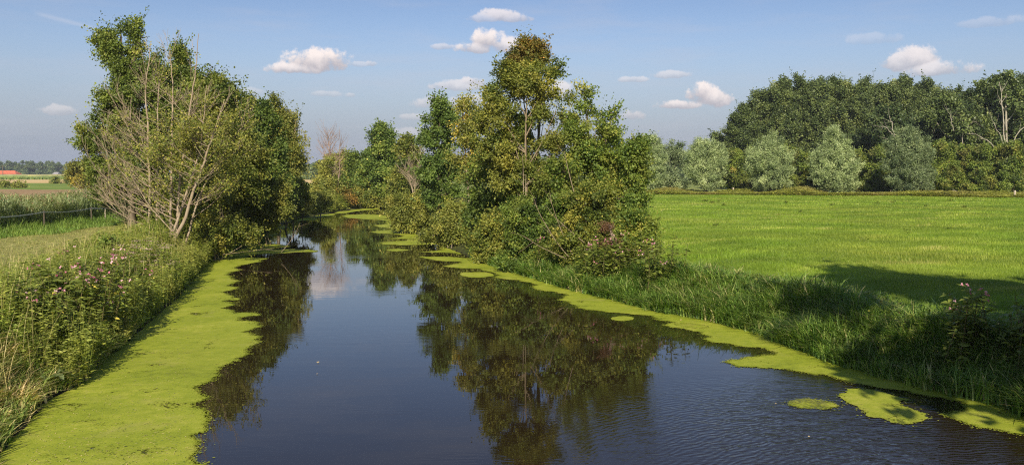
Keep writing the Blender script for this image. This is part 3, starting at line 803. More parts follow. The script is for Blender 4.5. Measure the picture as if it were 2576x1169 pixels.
def bare_shoot(gw, a, direction, length, r, rng, depth=2, up=.5, leaf=None, curve=.35):
    """a leafless limb that bends upwards and forks"""
    d = unit(np.asarray(direction, float)); n = 9
    pts = [np.asarray(a, float)]
    for i in range(n - 1):
        d = unit(d + np.array([0, 0, curve * up / n * 2.2]) + rng.normal(size=3) * .07)
        pts.append(pts[-1] + d * length / (n - 1))
    pts = np.array(pts)
    tube(gw, pts, np.linspace(r, max(r * .22, .004), n), 5 if r > .03 else 3)
    if leaf is not None: leaf.append((pts, length))
    if depth > 0:
        for j in range(int(2 + length * 1.5)):
            t = rng.uniform(.18, .95); i = min(int(t * (n - 1)), n - 2)
            pp = pts[i] + (pts[i + 1] - pts[i]) * rng.random()
            dd = unit(pts[i + 1] - pts[i]); sidev = unit(np.cross(dd, rng.normal(size=3)))
            bare_shoot(gw, pp, dd * .9 + sidev * .42, length * (1 - t) * .62 + .22, max(r * (1 - t) * .42, .006), rng, depth - 1, up, leaf, curve)

# --- pale many-stemmed alder on the left bank
def bare_alder():
    rng = np.random.default_rng(77); Yb = 40.5
    b = ad(425, 500, Yb); b[2] = hz(b[0], b[1])
    root = empty('bare_alder', tuple(b))
    tag(root, 'half-bare alder with many pale stems leaning over the left bank', 'tree')
    gw, gc = Geo(), Geo(); lf = []
    stems = [  # pixels from foot to tip, then distance and thickness
        ([(372, 590), (378, 480), (372, 330), (366, 220), (380, 105)], 41.5, .085),
        ([(392, 575), (398, 470), (396, 360), (398, 240), (402, 150)], 42.5, .07),
        ([(428, 560), (430, 470), (432, 330), (436, 230), (428, 128)], 41.5, .085),
        ([(440, 570), (452, 450), (470, 330), (490, 200), (500, 85)], 41.0, .085),
        ([(418, 636), (462, 560), (500, 440), (530, 360), (565, 250)], 39.0, .115),
        ([(412, 625), (448, 550), (474, 470), (505, 380), (520, 215)], 39.6, .09),
        ([(455, 580), (505, 480), (560, 390), (600, 330), (640, 285)], 41.0, .06)]
    for pts, yy, r in stems:
        P_ = np.array([ad(px, py, yy + (i * .12)) for i, (px, py) in enumerate(pts)])
        P_[0][2] = min(P_[0][2], hz(P_[0][0], P_[0][1]) - .1)
        t = np.linspace(0, len(pts) - 1, 22)
        path = np.stack([np.interp(t, range(len(pts)), P_[:, i]) for i in range(3)], 1)
        path[1:-1] = (path[:-2] + path[1:-1] * 2 + path[2:]) / 4
        path[1:-1] += rng.normal(size=path[1:-1].shape) * .018
        tube(gw, path, r * .78 * np.linspace(1, .08, 22) ** .8 + .004, 8)
        lf.append((path[9:], 3.0))
        H = path[-1][2] - path[0][2]
        for j in range(17):
            i = rng.integers(3, 19); a = path[i]
            fr = (a[2] - path[0][2]) / H
            sx = -1 if rng.random() < (.74 if pts[0][0] < 436 else .34) else 1
            dirn = np.array([sx * rng.uniform(.7, 1.1), rng.normal() * .6 - .25, rng.uniform(.28, .85)])
            ln = (1 - fr) * 3.6 * rng.uniform(.5, 1.0) + .6
            bare_shoot(gw, a, dirn, ln * 1.15, .028 * (1 - fr) + .009, rng, 2 if rng.random() < .15 else 1, .62, lf)
        for j in range(6):
            a = path[rng.integers(13, 21)]
            th = rng.random() * 6.283
            bare_shoot(gw, a, (math.cos(th) * .5, math.sin(th) * .4, .85), rng.uniform(.6, 1.5), .012, rng, 1, .3, lf)
    # long low boughs reaching left
    for (a, c_, e, yy) in [((378, 590), (300, 545), (238, 470), 41), ((372, 575), (310, 560), (255, 440), 41.3), ((378, 520), (300, 480), (262, 390), 41), ((376, 540), (290, 500), (232, 405), 40.6),
                           ((374, 470), (300, 420), (262, 330), 41.5), ((370, 500), (310, 450), (240, 340), 41.2), ((372, 400), (330, 340), (285, 250), 41.4), ((368, 370), (320, 300), (290, 215), 41.6), ((372, 560), (330, 520), (240, 500), 40.2)]:
        pa, pb, pe = ad(*a, yy), ad(*c_, yy - .4), ad(*e, yy - .8)
        path = bez(pa, pb, pe, 12) + rng.normal(size=(12, 3)) * .03
        tube(gw, path, np.linspace(.026, .006, 12), 5)
        for j in range(9):
            i = rng.integers(3, 11); dd = unit(path[i + 1] - path[i] if i < 11 else path[i] - path[i - 1])
            bare_shoot(gw, path[i], dd + np.array([rng.normal() * .3, rng.normal() * .3, rng.uniform(-.05, .6)]), rng.uniform(.5, 1.5), .012, rng, 1, .3, None)
    # leaves left on the twigs, thick in the middle and to the right
    pos, ax = [], []
    for pts, ln in lf:
        zc = pts[:, 2].mean(); xc = pts[:, 0].mean()
        keep = (zc < 6.6 or rng.random() < .08) and (xc > -16.2 or rng.random() < .2) and zc > 1.6 and rng.random() < .62
        if keep:
            for q in range(9):
                i = rng.integers(2, len(pts)); c0 = pts[i] + rng.normal(size=3) * .1
                pos.append(c0 + rng.normal(size=(5, 3)) * .10); ax.append(np.repeat(unit(rng.normal(size=(1, 3))), 5, 0))
    pos = np.concatenate(pos); ax = np.concatenate(ax); n = len(pos)
    nr = unit(np.array([-.1, -.6, .5]) + rng.normal(size=(n, 3)) * .6); s = .092 * (.6 + .7 * rng.random(n))
    leaves(gc, pos, ax + rng.normal(size=(n, 3)) * .5, nr, s, s * .8, np.clip(rng.normal(.55, .22, n), 0, 1))
    gw.build('trunk', M['pale_bark'], root, True)
    gc.build('crown', M['alder'], root)
    print('bare alder leaves', n)
bare_alder()

LG = 'trees and shrubs on the left bank'
# darker crown behind, then the row running up the left bank
hero('alder_tree', 'tallest dark green tree behind the bare alder, its top leaning left', 'tree', 54, 330, [
    (303, 72, 40, 24), (268, 92, 28, 14), (335, 72, 20, 18), (290, 122, 34, 22), (345, 108, 22, 18), (268, 150, 22, 16), (305, 160, 36, 30), (325, 205, 60, 40), (290, 250, 38, 45), (390, 160, 50, 40), (370, 230, 90, 60), (445, 165, 45, 40, 1),
    (450, 240, 80, 60, 1), (520, 215, 48, 45), (300, 330, 70, 60), (225, 345, 36, 22), (265, 360, 45, 35), (380, 330, 100, 80, -1), (480, 320, 90, 80), (290, 420, 62, 60), (300, 490, 62, 50), (385, 440, 90, 80), (500, 430, 90, 80), (340, 530, 80, 40, 2), (450, 530, 90, 40, 2)],
     'alder_mid', 4800, 36, 101, LG, r0=.22, ntwig=300, L=.8, spread=.21, size=.135, shell=.42)
hero('alder_tree', 'green tree with rounded right shoulder behind the leaning pale stems', 'tree', 49, 560, [
    (560, 255, 42, 45), (590, 235, 22, 26), (540, 220, 30, 30), (520, 290, 60, 50), (590, 320, 50, 55), (560, 380, 80, 60), (620, 400, 50, 60), (600, 470, 70, 55), (540, 520, 70, 45)],
     'alder', 1900, 30, 102, LG, r0=.15, L=.8, spread=.2, size=.13)
hero('alder_tree', 'dark leafy tree between the bare alder and the drooping birch', 'tree', 60, 640, [
    (640, 285, 40, 36), (610, 300, 40, 40), (650, 340, 55, 50), (690, 400, 45, 50), (640, 420, 60, 60), (690, 470, 45, 45), (630, 500, 70, 45)],
     'alder_dark', 1900, 30, 103, LG, r0=.16, L=.8, spread=.24, size=.16)
def birch_droop(gc, gw, rng):
    c = np.array([ad(px, py, 72) for px, py in ((742, 300), (748, 325), (736, 350), (752, 345), (740, 315), (730, 290), (724, 330), (716, 380), (736, 395), (720, 300), (712, 340))])
    for q in range(70):
        a = c[rng.integers(len(c))] + rng.normal(size=3) * np.array([.5, .5, .3])
        L_ = rng.uniform(.8, 2.1); b = a + np.array([rng.normal() * .1, 0, -L_])
        tube(gw, bez(a + np.array([-.4, 0, -.1]), a + np.array([0, 0, .15]), b, 5), .008, 3)
        t = rng.random((32, 1)); p = a + (b - a) * t + rng.normal(size=(32, 3)) * .05
        leaves(gc, p, np.tile([[0, 0, -1.0]], (32, 1)) + rng.normal(size=(32, 3)) * .4, unit(rng.normal(size=(32, 3)) + np.array([0, -1, .2])), .12, .09, rng.uniform(.4, .9, 32))
    for pts in [((728, 540), (738, 400), (744, 300)), ((700, 540), (690, 400), (685, 260))]:
        P_ = [ad(px, py, 71.6) for px, py in pts]; tube(gw, bez(P_[0], P_[1], P_[2], 10), np.linspace(.11, .025, 10), 6)
hero('birch_tree', 'birch with drooping outer twigs at the right end of the left row', 'tree', 72, 700, [
    (675, 275, 30, 26), (690, 290, 42, 34), (705, 330, 40, 40), (725, 300, 22, 30), (700, 380, 50, 45), (738, 390, 26, 44), (732, 330, 24, 36), (715, 440, 45, 40), (735, 480, 30, 32), (690, 320, 50, 50)],
     'birch', 2000, 28, 104, LG, bark='pale_bark', r0=.16, L=.9, spread=.2, size=.14, wu=-.1, extra=birch_droop)
hero('willow_shrub', 'yellow-green shrub overhanging the water below the dark row', 'shrub', 52, 655, [
    (640, 500, 50, 45), (680, 490, 45, 40), (610, 540, 55, 40), (700, 520, 40, 38), (660, 560, 50, 30), (570, 555, 50, 40)],
     'olive', 1700, 24, 105, LG, r0=.06, stems=5, L=.6, spread=.16, size=.11, ntwig=220)
hero('alder_shrub', 'brownish twiggy shrub at the foot of the leaning stems', 'shrub', 43, 545, [
    (520, 590, 45, 35), (560, 600, 50, 30), (600, 585, 45, 32), (500, 560, 40, 40), (630, 600, 25, 16), (470, 600, 35, 25)],
     'alder', 1300, 22, 106, LG, bark='pale_bark', r0=.05, stems=5, L=.55, spread=.14, size=.1, ntwig=420)
hero('alder_shrub', 'dark low shrub standing between the pale stems and the water', 'shrub', 45, 480, [
    (450, 540, 50, 50), (400, 560, 35, 35), (500, 500, 45, 45), (540, 470, 50, 45)],
     'alder', 1000, 22, 107, LG, r0=.05, stems=4, L=.6, spread=.16, size=.11, ntwig=150)
hero('willow_shrub', 'olive shrub leaning over the far duckweed under the birch', 'shrub', 66, 735, [
    (730, 520, 35, 24), (760, 505, 28, 22), (710, 500, 30, 30), (745, 480, 25, 24)],
     'olive', 750, 24, 108, LG, r0=.05, stems=4, L=.6, spread=.18, size=.13)
hero('willow_shrub', 'low green shrub on the outer bank right of the birch', 'shrub', 84, 800, [
    (790, 510, 30, 20), (765, 520, 24, 16), (820, 505, 24, 18)], 'olive', 520, 24, 109, LG, r0=.05, stems=4, L=.6, spread=.2, size=.16)
hero('bush', 'greyish bush low behind the far end of the reeds', 'shrub', 150, 200, [
    (205, 420, 24, 20), (195, 440, 22, 22), (222, 435, 20, 26), (210, 455, 26, 14)], 'birch', 600, 26, 110, LG, r0=.12, stems=2, L=1.2, spread=.4, size=.32)

# --- centre, beyond the bend
CG = 'trees beyond the bend of the river'
hero('alder_tree', 'young pale green alder at the outer side of the bend', 'tree', 104, 822, [
    (822, 440, 22, 18), (810, 470, 30, 20), (840, 475, 24, 20), (822, 415, 12, 16), (830, 500, 30, 16)], 'olive', 520, 24, 121, CG, r0=.1, L=.9, spread=.3, size=.2)
hero('alder_tree', 'tiered dark green alder standing tallest beyond the bend', 'tree', 108, 965, [
    (958, 333, 26, 14), (962, 350, 28, 14), (950, 380, 40, 18), (980, 375, 30, 16), (958, 410, 44, 22), (940, 445, 40, 26), (985, 440, 40, 30), (960, 480, 55, 28)], 'green', 1700, 26, 122, CG, r0=.2, L=1.1, spread=.34, size=.25)
hero('alder_tree', 'smaller brown-green alder just right of the tiered one', 'tree', 100, 1025, [
    (1022, 370, 20, 16), (1035, 395, 26, 22), (1015, 420, 34, 28), (1040, 450, 34, 34), (1010, 480, 40, 30)], 'alder', 1100, 26, 123, CG, r0=.15, L=1.0, spread=.32, size=.23)
hero('alder_tree', 'low dark tree filling the gap left of the tiered alder', 'tree', 112, 905, [
    (905, 398, 18, 14), (895, 425, 28, 24), (918, 440, 30, 28), (900, 465, 36, 24)], 'alder_dark', 800, 26, 124, CG, r0=.15, L=1.0, spread=.34, size=.25)
hero('round_tree', 'rounded brownish tree far behind the leafless one', 'tree', 190, 855, [
    (850, 400, 28, 22), (835, 420, 30, 24), (868, 420, 26, 24), (850, 440, 36, 16)], 'birch', 700, 24, 125, CG, r0=.25, L=1.4, spread=.5, size=.42)
for i, (cx, cy, rx, ry, YY, mt, lab) in enumerate([
    (800, 492, 22, 22, 98, 'olive', 'small pale shrub left of the young alder at the bend'),
    (860, 495, 40, 26, 104, 'autumn', 'reddish brown bramble mound on the outer bank of the bend'),
    (905, 498, 34, 26, 108, 'olive', 'grey-green shrub on the bank below the tiered alder'),
    (945, 500, 30, 24, 107, 'alder', 'dark shrub where the river slips behind the right bank')]):
    hero('bank_shrub', lab, 'shrub', YY, cx, [(cx, cy, rx, ry), (cx - rx * .5, cy + 6, rx * .6, ry * .7), (cx + rx * .5, cy + 4, rx * .6, ry * .8)], mt, 420, 24, 130 + i, CG, r0=.05, stems=4, L=.7, spread=.26, size=.18)
def dead_tree(name, label, foot, Y, top, seed, nst=5, mat='dead_bark', w=26):
    rng = np.random.default_rng(seed); b = ad(foot, 480, Y); b[2] = hz(b[0], b[1])
    root = empty(name, tuple(b)); tag(root, label, 'tree', CG); gw = Geo()
    for s in range(nst):
        tp = ad(foot + rng.normal() * w, top + abs(rng.normal()) * 22, Y)
        path = bez(b, (b + tp) / 2 + rng.normal(size=3) * .3, tp, 9); path[0][2] -= .2
        tube(gw, path, np.linspace(.10, .018, 9), 5)
        for j in range(24):
            a = path[rng.integers(3, 9)]; th = rng.random() * 6.283
            bare_shoot(gw, a, (math.cos(th) * .7, math.sin(th) * .5, .8), rng.uniform(1.0, 2.6), .028, rng, 1, .4)
    g2 = gw; o = g2.build('trunk', M[mat], root, True)
    return root
dead_tree('dead_tree', 'leafless reddish tree rising beyond the bend', 842, 112, 335, 141)
dead_tree('dead_tree', 'thin leafless pale tree right of the tiered alder', 1045, 96, 385, 142, 3, 'pale_bark', 14)

# --- right bank group
RGp = 'trees and shrubs on the right bank'
hero('alder_tree', 'fresh green slim alder at the upstream end of the right group', 'tree', 60, 1105, [
    (1108, 268, 24, 20), (1095, 300, 34, 26), (1125, 300, 30, 26), (1085, 345, 34, 34), (1125, 350, 36, 34), (1100, 395, 44, 36), (1130, 430, 46, 40), (1085, 440, 36, 40), (1110, 490, 55, 36)],
     'green', 1200, 24, 151, RGp, r0=.13, L=.7, spread=.17, size=.145)
hero('alder_tree', 'wispy olive alder with thin crown between green alder and tall alder', 'tree', 52, 1180, [
    (1165, 268, 16, 26), (1190, 285, 18, 24), (1170, 320, 34, 30), (1195, 360, 40, 36), (1165, 400, 40, 36), (1200, 440, 50, 44)],
     'birch', 620, 20, 152, RGp, bark='pale_bark', r0=.09, L=.8, spread=.17, size=.12, ntwig=500, shell=.6)
hero('tall_alder', 'tallest alder of the right bank with brownish tip', 'tree', 41, 1322, [
    (1300, 345, 34, 30, 1.4), (1345, 360, 36, 32, 1.2), (1320, 310, 26, 22, 1.6), (1440, 395, 36, 40), (1215, 312, 34, 28), (1445, 335, 30, 36), (1345, 285, 30, 22), (1285, 290, 30, 24), (1222, 350, 40, 34), (1330, 178, 40, 28), (1275, 185, 34, 22), (1380, 185, 36, 24), (1245, 235, 34, 30), (1300, 220, 36, 26), (1360, 230, 40, 28), (1405, 245, 34, 28), (1240, 285, 42, 34), (1270, 330, 34, 34), (1420, 290, 40, 34),
    (1370, 290, 34, 28, 1), (1250, 385, 55, 44), (1400, 360, 50, 44), (1310, 400, 50, 36, 1.5), (1290, 440, 70, 50), (1380, 440, 80, 50)],
     'alder', 3000, 24, 153, RGp, bark='bark_mid', r0=.085, L=.55, spread=.115, size=.10, ntwig=420, shell=.6, per=10)
hero('alder_tree', 'dark orange-brown leafy top behind the tallest alder', 'tree', 43, 1340, [
    (1335, 122, 26, 18), (1298, 128, 16, 14), (1350, 145, 32, 20), (1305, 158, 28, 20), (1352, 118, 14, 12)],
     'autumn', 620, 26, 154, RGp, r0=.12, L=.55, spread=.13, size=.105, ntwig=160)
hero('alder_tree', 'ragged yellowing alder with two thin spires on the meadow side', 'tree', 38, 1500, [
    (1470, 235, 9, 26), (1480, 275, 20, 24), (1540, 285, 26, 14), (1500, 310, 34, 26), (1450, 330, 34, 40), (1535, 335, 34, 30), (1480, 380, 60, 44), (1555, 400, 50, 44), (1430, 430, 60, 50), (1520, 450, 70, 50)],
     'alder_fresh', 1250, 24, 155, RGp, r0=.09, L=.55, spread=.11, size=.10, ntwig=420, shell=.6, tint_mu=.5, per=10)
hero('alder_tree', 'leafy alder forming the right edge of the bank group over the meadow', 'tree', 36, 1560, [
    (1610, 375, 26, 18), (1590, 400, 36, 34), (1600, 450, 36, 40), (1570, 500, 50, 40), (1610, 510, 26, 26), (1600, 540, 16, 30)],
     'alder_fresh', 800, 22, 156, RGp, r0=.08, L=.5, spread=.11, size=.10, ntwig=260, tint_mu=.4, per=10)
hero('alder_tree', 'dense shaded alder in the middle of the right group', 'tree', 46, 1260, [
    (1240, 420, 60, 50), (1230, 490, 60, 50), (1290, 510, 60, 50), (1210, 550, 50, 50), (1340, 480, 70, 60), (1260, 590, 50, 40)],
     'alder_dark', 1900, 26, 157, RGp, r0=.12, L=.65, spread=.18, size=.125)
hero('willow_shrub', 'pale olive willow shrub at the upstream end over the duckweed', 'shrub', 62, 1030, [
    (1010, 530, 34, 26), (1040, 515, 36, 30), (1020, 560, 38, 22), (1065, 545, 40, 34), (1050, 580, 36, 16), (1000, 510, 18, 16)],
     'olive', 1300, 24, 158, RGp, bark='pale_bark', r0=.05, stems=6, L=.65, spread=.18, size=.12, ntwig=300)
hero('willow_shrub', 'olive shrub beside the pink flowers upstream on the right bank', 'shrub', 50, 1140, [
    (1130, 570, 45, 35), (1170, 590, 45, 30), (1100, 590, 36, 22), (1160, 540, 40, 36)],
     'olive', 1150, 24, 159, RGp, r0=.05, stems=6, L=.6, spread=.16, size=.11, ntwig=260)
hero('alder_shrub', 'dark twiggy shrub hanging over the water in mid group', 'shrub', 41.5, 1250, [
    (1225, 610, 40, 40), (1250, 570, 45, 40), (1200, 640, 26, 16), (1260, 625, 36, 34)],
     'alder', 1100, 24, 160, RGp, r0=.05, stems=5, L=.55, spread=.14, size=.1, ntwig=260)
hero('alder_shrub', 'bushy green shrub in the middle of the right bank group', 'shrub', 38, 1360, [
    (1330, 600, 55, 50), (1390, 570, 60, 55), (1310, 540, 50, 45), (1300, 650, 40, 26), (1360, 650, 50, 30), (1420, 520, 60, 45)],
     'alder_fresh', 1800, 28, 161, RGp, bark='bark_mid', r0=.04, stems=6, L=.5, spread=.115, size=.093, ntwig=420, tint_mu=.4)
hero('alder_shrub', 'olive shrub behind the pink flowers facing the river', 'shrub', 35, 1480, [
    (1450, 600, 50, 50), (1500, 560, 60, 50), (1540, 600, 50, 50), (1480, 500, 60, 40), (1420, 640, 30, 26)],
     'alder', 1500, 28, 162, RGp, bark='bark_mid', r0=.04, stems=5, L=.5, spread=.11, size=.09, ntwig=420, tint_mu=.45)
hero('alder_shrub', 'rounded green shrub at the meadow end of the right group', 'shrub', 32.5, 1590, [
    (1600, 600, 40, 45), (1570, 640, 45, 30), (1625, 580, 24, 34), (1630, 620, 18, 28), (1585, 560, 30, 30)],
     'alder_fresh', 1100, 22, 163, RGp, r0=.04, stems=5, L=.5, spread=.12, size=.085, ntwig=320, tint_mu=.55)
# long pale wands and a dead climber in the right group
def wands(name, label, cat, specs, mat, seed, group):
    rng = np.random.default_rng(seed); f = ad(specs[0][0][0], specs[0][0][1], specs[0][3])
    root = empty(name, (f[0], f[1], hz(f[0], f[1]))); tag(root, label, cat, group)
    for a, c_, e, yy, r in specs:
        g = Geo()
        pa, pc, pe = ad(*a, yy), ad(*c_, yy), ad(*e, yy)
        path = bez(pa, pc, pe, 10); tube(g, path, np.linspace(r, r * .35, 10), 5)
        for j in range(3):
            i = rng.integers(4, 10); bare_shoot(g, path[i], unit(path[min(i, 8) + 1] - path[min(i, 8)]) + rng.normal(size=3) * .5, rng.uniform(.3, .9), .008, rng, 0, .2)
        g.build('branch', M[mat], root, True)
wands('dead_branches', 'pale bare wands fanning up from the pink flowers', 'branches', [
    ((1430, 645), (1380, 590), (1345, 510), 34.2, .022), ((1440, 640), (1400, 560), (1385, 500), 34.4, .02), ((1470, 610), (1420, 570), (1390, 540), 34.2, .018), ((1455, 520), (1430, 440), (1420, 380), 35, .024), ((1425, 650), (1350, 620), (1330, 600), 34, .018)], 'bark_mid', 171, RGp)
wands('dead_stem', 'bare upright grey stem in the middle of the right group', 'branches', [  # upright dead stem made of two pieces
    ((1315, 560), (1318, 480), (1316, 430), 38.6, .035), ((1322, 520), (1322, 480), (1323, 440), 38.5, .02)], 'pale_bark', 172, RGp)
wands('fallen_branch', 'thin pale branch slanting out of the water by the left duckweed', 'branches', [
    ((708, 634), (740, 600), (755, 560), 44, .016), ((560, 640), (640, 630), (690, 624), 42.5, .014)], 'bark_mid', 173, LG)
hero('bramble_tangle', 'reddish brown withered climber hanging on the meadow-end shrub', 'climber', 31.8, 1548, [
    (1545, 590, 16, 26), (1555, 620, 18, 24), (1535, 570, 12, 16)], 'climber', 90, 22, 174, RGp, bark='dead_bark', r0=.03, stems=3, L=.4, spread=.08, size=.05, tint_mu=.9, tint_sd=.06, ntwig=200)
hero('alder_sapling', 'young alder sapling with bright leaves beside the mown track', 'sapling', 31, 268, [
    (268, 600, 16, 14), (262, 630, 26, 18), (285, 650, 26, 18), (270, 675, 30, 16)], 'green', 210, 16, 175, 'saplings', r0=.03, L=.4, spread=.09, size=.095, ntwig=60, tint_mu=.7)

# ------------------------------------------------------------------ far side of the meadow
def line_Y(px, extra=3.0):
    x = (px - 1288) / F
    for _ in range(1): pass
    a = (E1[1] - E0[1]) / (E1[0] - E0[0]); Yv = (E0[1] - a * E0[0]) / (1 - a * x)
    return Yv + extra
willows = [
    (1640, 'willow', [(1636, 372, 28, 32), (1622, 395, 34, 36), (1645, 408, 32, 38), (1636, 440, 44, 34), (1640, 462, 38, 20)], 'leftmost silvery willow, half hidden behind the bank group'),
    (1775, 'willow', [(1772, 385, 36, 34), (1750, 400, 30, 32), (1798, 396, 30, 32), (1774, 425, 54, 36), (1780, 457, 46, 26)], 'broad round silvery willow, second from the left along the meadow'),
    (1940, 'willow', [(1945, 365, 24, 26), (1930, 390, 44, 32), (1960, 395, 36, 34), (1940, 425, 58, 34), (1940, 455, 50, 26), (1900, 410, 30, 30)], 'silvery willow with off-centre peak, third along the meadow'),
    (2100, 'willow', [(2098, 345, 20, 26), (2100, 375, 38, 30), (2085, 405, 52, 32), (2120, 410, 46, 32), (2100, 440, 68, 34), (2110, 462, 52, 24)], 'pointed pale willow, fourth along the meadow'),
    (2290, 'willow_dark', [(2280, 355, 34, 30), (2260, 375, 36, 32), (2310, 380, 36, 36), (2285, 405, 66, 44), (2290, 445, 64, 34), (2300, 470, 46, 20)], 'darkest grey-green willow, rightmost along the meadow')]
for i, (px, mt, L_, lab) in enumerate(willows):
    hero('willow_tree', lab, 'tree', line_Y(px, 4.2), px, L_, mt, 3000, 30, 200 + i, 'willows along the far meadow edge', r0=.3, L=.85, spread=.24, size=.26, aspect=.32, wu=.9, wr=.4, shell=.30, ntwig=120, per=7)

def proto_tree(name, lobes, mat, nspr, nleaf, seed, r0, bark='bark', **kw):
    rng = np.random.default_rng(seed); root = empty(name, (0, 0, 0)); gc, gw = Geo(), Geo()
    p, d, ll, k = crown(gc, lobes, nspr, nleaf, rng, zmin=.1, **kw)
    wood(gw, (0, 0, 0), lobes, p, k, rng, r0=r0, ntwig=60, twr=.03)
    gw.build('trunk', M[bark], root, True); gc.build('crown', M[mat], root)
    return root
def rl(rng, H, Wd, n, z0=.25, cone=.35):
    out = []
    for i in range(n):
        t = (i + .5) / n; z = H * (z0 + (.94 - z0) * t)
        w = Wd * .5 * (1 - cone * t) * (1 if t < .8 else .75); a = rng.random() * 6.283; o = w * .38
        out.append([math.cos(a) * o, math.sin(a) * o, z, w * .75, w * .75, H * .11])
        out.append([-math.cos(a) * o, -math.sin(a) * o, z - H * .03, w * .7, w * .7, H * .10])
    return out
def place(protos, rng, items, name, cat, group, H0, labels, W0=None):
    used = set()
    for i, (px, top, Yv, wpx) in enumerate(items):
        k = i % len(protos)
        o = protos[k] if k not in used else copy_tree(protos[k])
        used.add(k)
        c = ad(px, 480, Yv); z = hz(c[0], c[1]); tz = ad(px, top, Yv)[2]
        s = (tz - z) / H0; sw = s if W0 is None else (wpx * Yv / F) / W0
        o.location = (c[0], c[1], z); o.rotation_euler = (0, 0, rng.random() * 6.283); o.scale = (sw, sw, s)
        tag(o, labels[i], cat, group)

ORD = ['first', 'second', 'third', 'fourth', 'fifth', 'sixth', 'seventh', 'eighth', 'ninth', 'tenth', 'eleventh', 'twelfth', 'thirteenth', 'fourteenth', 'fifteenth', 'sixteenth', 'seventeenth', 'eighteenth', 'nineteenth', 'twentieth']
rgf = np.random.default_rng(61)
pop = [proto_tree('poplar_tree', rl(np.random.default_rng(300 + i), 25, 7.5, 7, .14, .3), 'poplar', 1700, 34, 310 + i, .35, L=1.8, spread=.36, size=.33, aspect=.8, wo=.7, wu=.9, wr=.4, shell=.4) for i in range(3)]
items = [(1843, 300, 180, 80), (1872, 246, 178, 82), (1915, 206, 182, 84), (1962, 190, 180, 82), (2012, 184, 183, 82), (2062, 186, 180, 80), (2112, 190, 182, 82), (2162, 190, 180, 80), (2212, 190, 183, 82), (2262, 186, 181, 80), (2312, 194, 182, 80), (2362, 205, 184, 82)]
place(pop, rgf, items, 'poplar_tree', 'tree', 'front row of tall poplars behind the meadow', 25, ['tall poplar of the wood behind the meadow, %s from the left end' % ORD[i] for i in range(len(items))], 7.2)
items2 = [(px + 24, tp + 10, Yv + 11, w) for (px, tp, Yv, w) in items[1:]] + [(2436, 212, 194, 84), (2490, 212, 194, 84)]
pop2 = [copy_tree(p) for p in pop]
place(pop2, rgf, items2, 'poplar_tree', 'tree', 'second row of poplars behind the first', 25, ['poplar in the rear row of the wood, %s from the left' % ORD[i] for i in range(len(items2))], 7.2)
oak = [proto_tree('broadleaf_tree', rl(np.random.default_rng(330 + i), 18, 10, 5, .18, .35), 'wood_dark', 1500, 36, 340 + i, .35, L=1.4, spread=.42, size=.33, aspect=.8, shell=.4) for i in range(3)]
items = [(2180, 325, 166, 120), (2232, 300, 168, 120), (2285, 296, 165, 120), (2335, 268, 168, 125), (2385, 250, 170, 125), (2432, 226, 172, 120), (2478, 222, 175, 110), (2530, 205, 170, 120), (2585, 182, 172, 130), (2130, 335, 170, 90), (2480, 280, 160, 120), (2400, 300, 161, 120), (2560, 260, 162, 130), (2640, 200, 170, 130)]
items.sort()
place(oak, rgf, items, 'broadleaf_tree', 'tree', 'dark broadleaf trees in front of the poplars', 18, ['dark broadleaf tree before the poplars, %s from the left' % ORD[i] for i in range(len(items))], 9.5)
hed = [proto_tree('hedge_alder', rl(np.random.default_rng(350 + i), 9, 5, 4, .08, .25), 'hedge', 900, 28, 360 + i, .12, L=1.0, spread=.27, size=.24, aspect=.8, shell=.45, wu=.1) for i in range(3)]
items = [(1842 + i * 44 + (i % 3) * 5, [372, 366, 376, 362, 380, 368, 378, 372, 360, 356, 352, 358, 350, 360, 352, 362, 348, 350][i], line_Y(1842 + i * 44, 13 + (i % 2) * 2.5), 78) for i in range(18)]
place(hed, rgf, items, 'hedge_alder', 'tree', 'young alders behind the willows', 9, ['low young alder in the belt behind the willows, %s from the left' % ORD[i] for i in range(len(items))], 5)
hero('dark_willow', 'dark rounded willow between the two leftmost silvery willows', 'tree', 175, 1685, [(1685, 380, 34, 26), (1665, 400, 28, 28), (1705, 405, 28, 30), (1685, 430, 44, 30), (1690, 458, 44, 20)], 'willow_dark', 1000, 26, 210, 'trees in the distance', r0=.3, L=1.3, spread=.4, size=.4, aspect=.4)
hero('broadleaf_tree', 'small dark tree at the left foot of the poplar wood', 'tree', 185, 1812, [(1812, 345, 18, 14), (1822, 365, 26, 20), (1805, 385, 24, 26), (1815, 420, 34, 30)], 'poplar', 700, 24, 211, 'trees in the distance', r0=.25, L=1.3, spread=.4, size=.4)

def limbs_tree(name, label, px, Y, specs, L_, mat, seed, ns=700):
    def ex(gc, gw, rng):
        for pts, r in specs:
            P_ = [ad(a, b_, Y - 3.5) for a, b_ in pts]
            path = bez(P_[0], P_[1], P_[2], 10) + rng.normal(size=(10, 3)) * .12; tube(gw, path, np.linspace(r, r * .25, 10), 6)
            for j in range(6):
                i = rng.integers(4, 9); bare_shoot(gw, path[i], unit(path[i + 1] - path[i]) + rng.normal(size=3) * .45, rng.uniform(1.2, 3), r * .3, rng, 0, .3)
    hero(name, label, 'tree', Y, px, L_, mat, ns, 24, seed, 'old trees with bare limbs', bark='white_bark', r0=.3, L=1.5, spread=.45, size=.42, extra=ex)
limbs_tree('old_tree', 'old tree with bleached forking limbs at the right end of the wood', 2530, 156, [
    (((2530, 430), (2530, 330), (2515, 205)), .17), (((2535, 385), (2560, 320), (2620, 275)), .11), (((2520, 390), (2480, 340), (2435, 335)), .10), (((2525, 360), (2505, 320), (2490, 290)), .07), (((2515, 395), (2490, 385), (2460, 388)), .06)],
    [(2500, 215, 34, 26), (2530, 205, 30, 22), (2440, 320, 50, 20), (2400, 325, 34, 18), (2590, 330, 40, 26), (2480, 350, 40, 26), (2560, 260, 30, 30)], 'poplar', 221, 900)
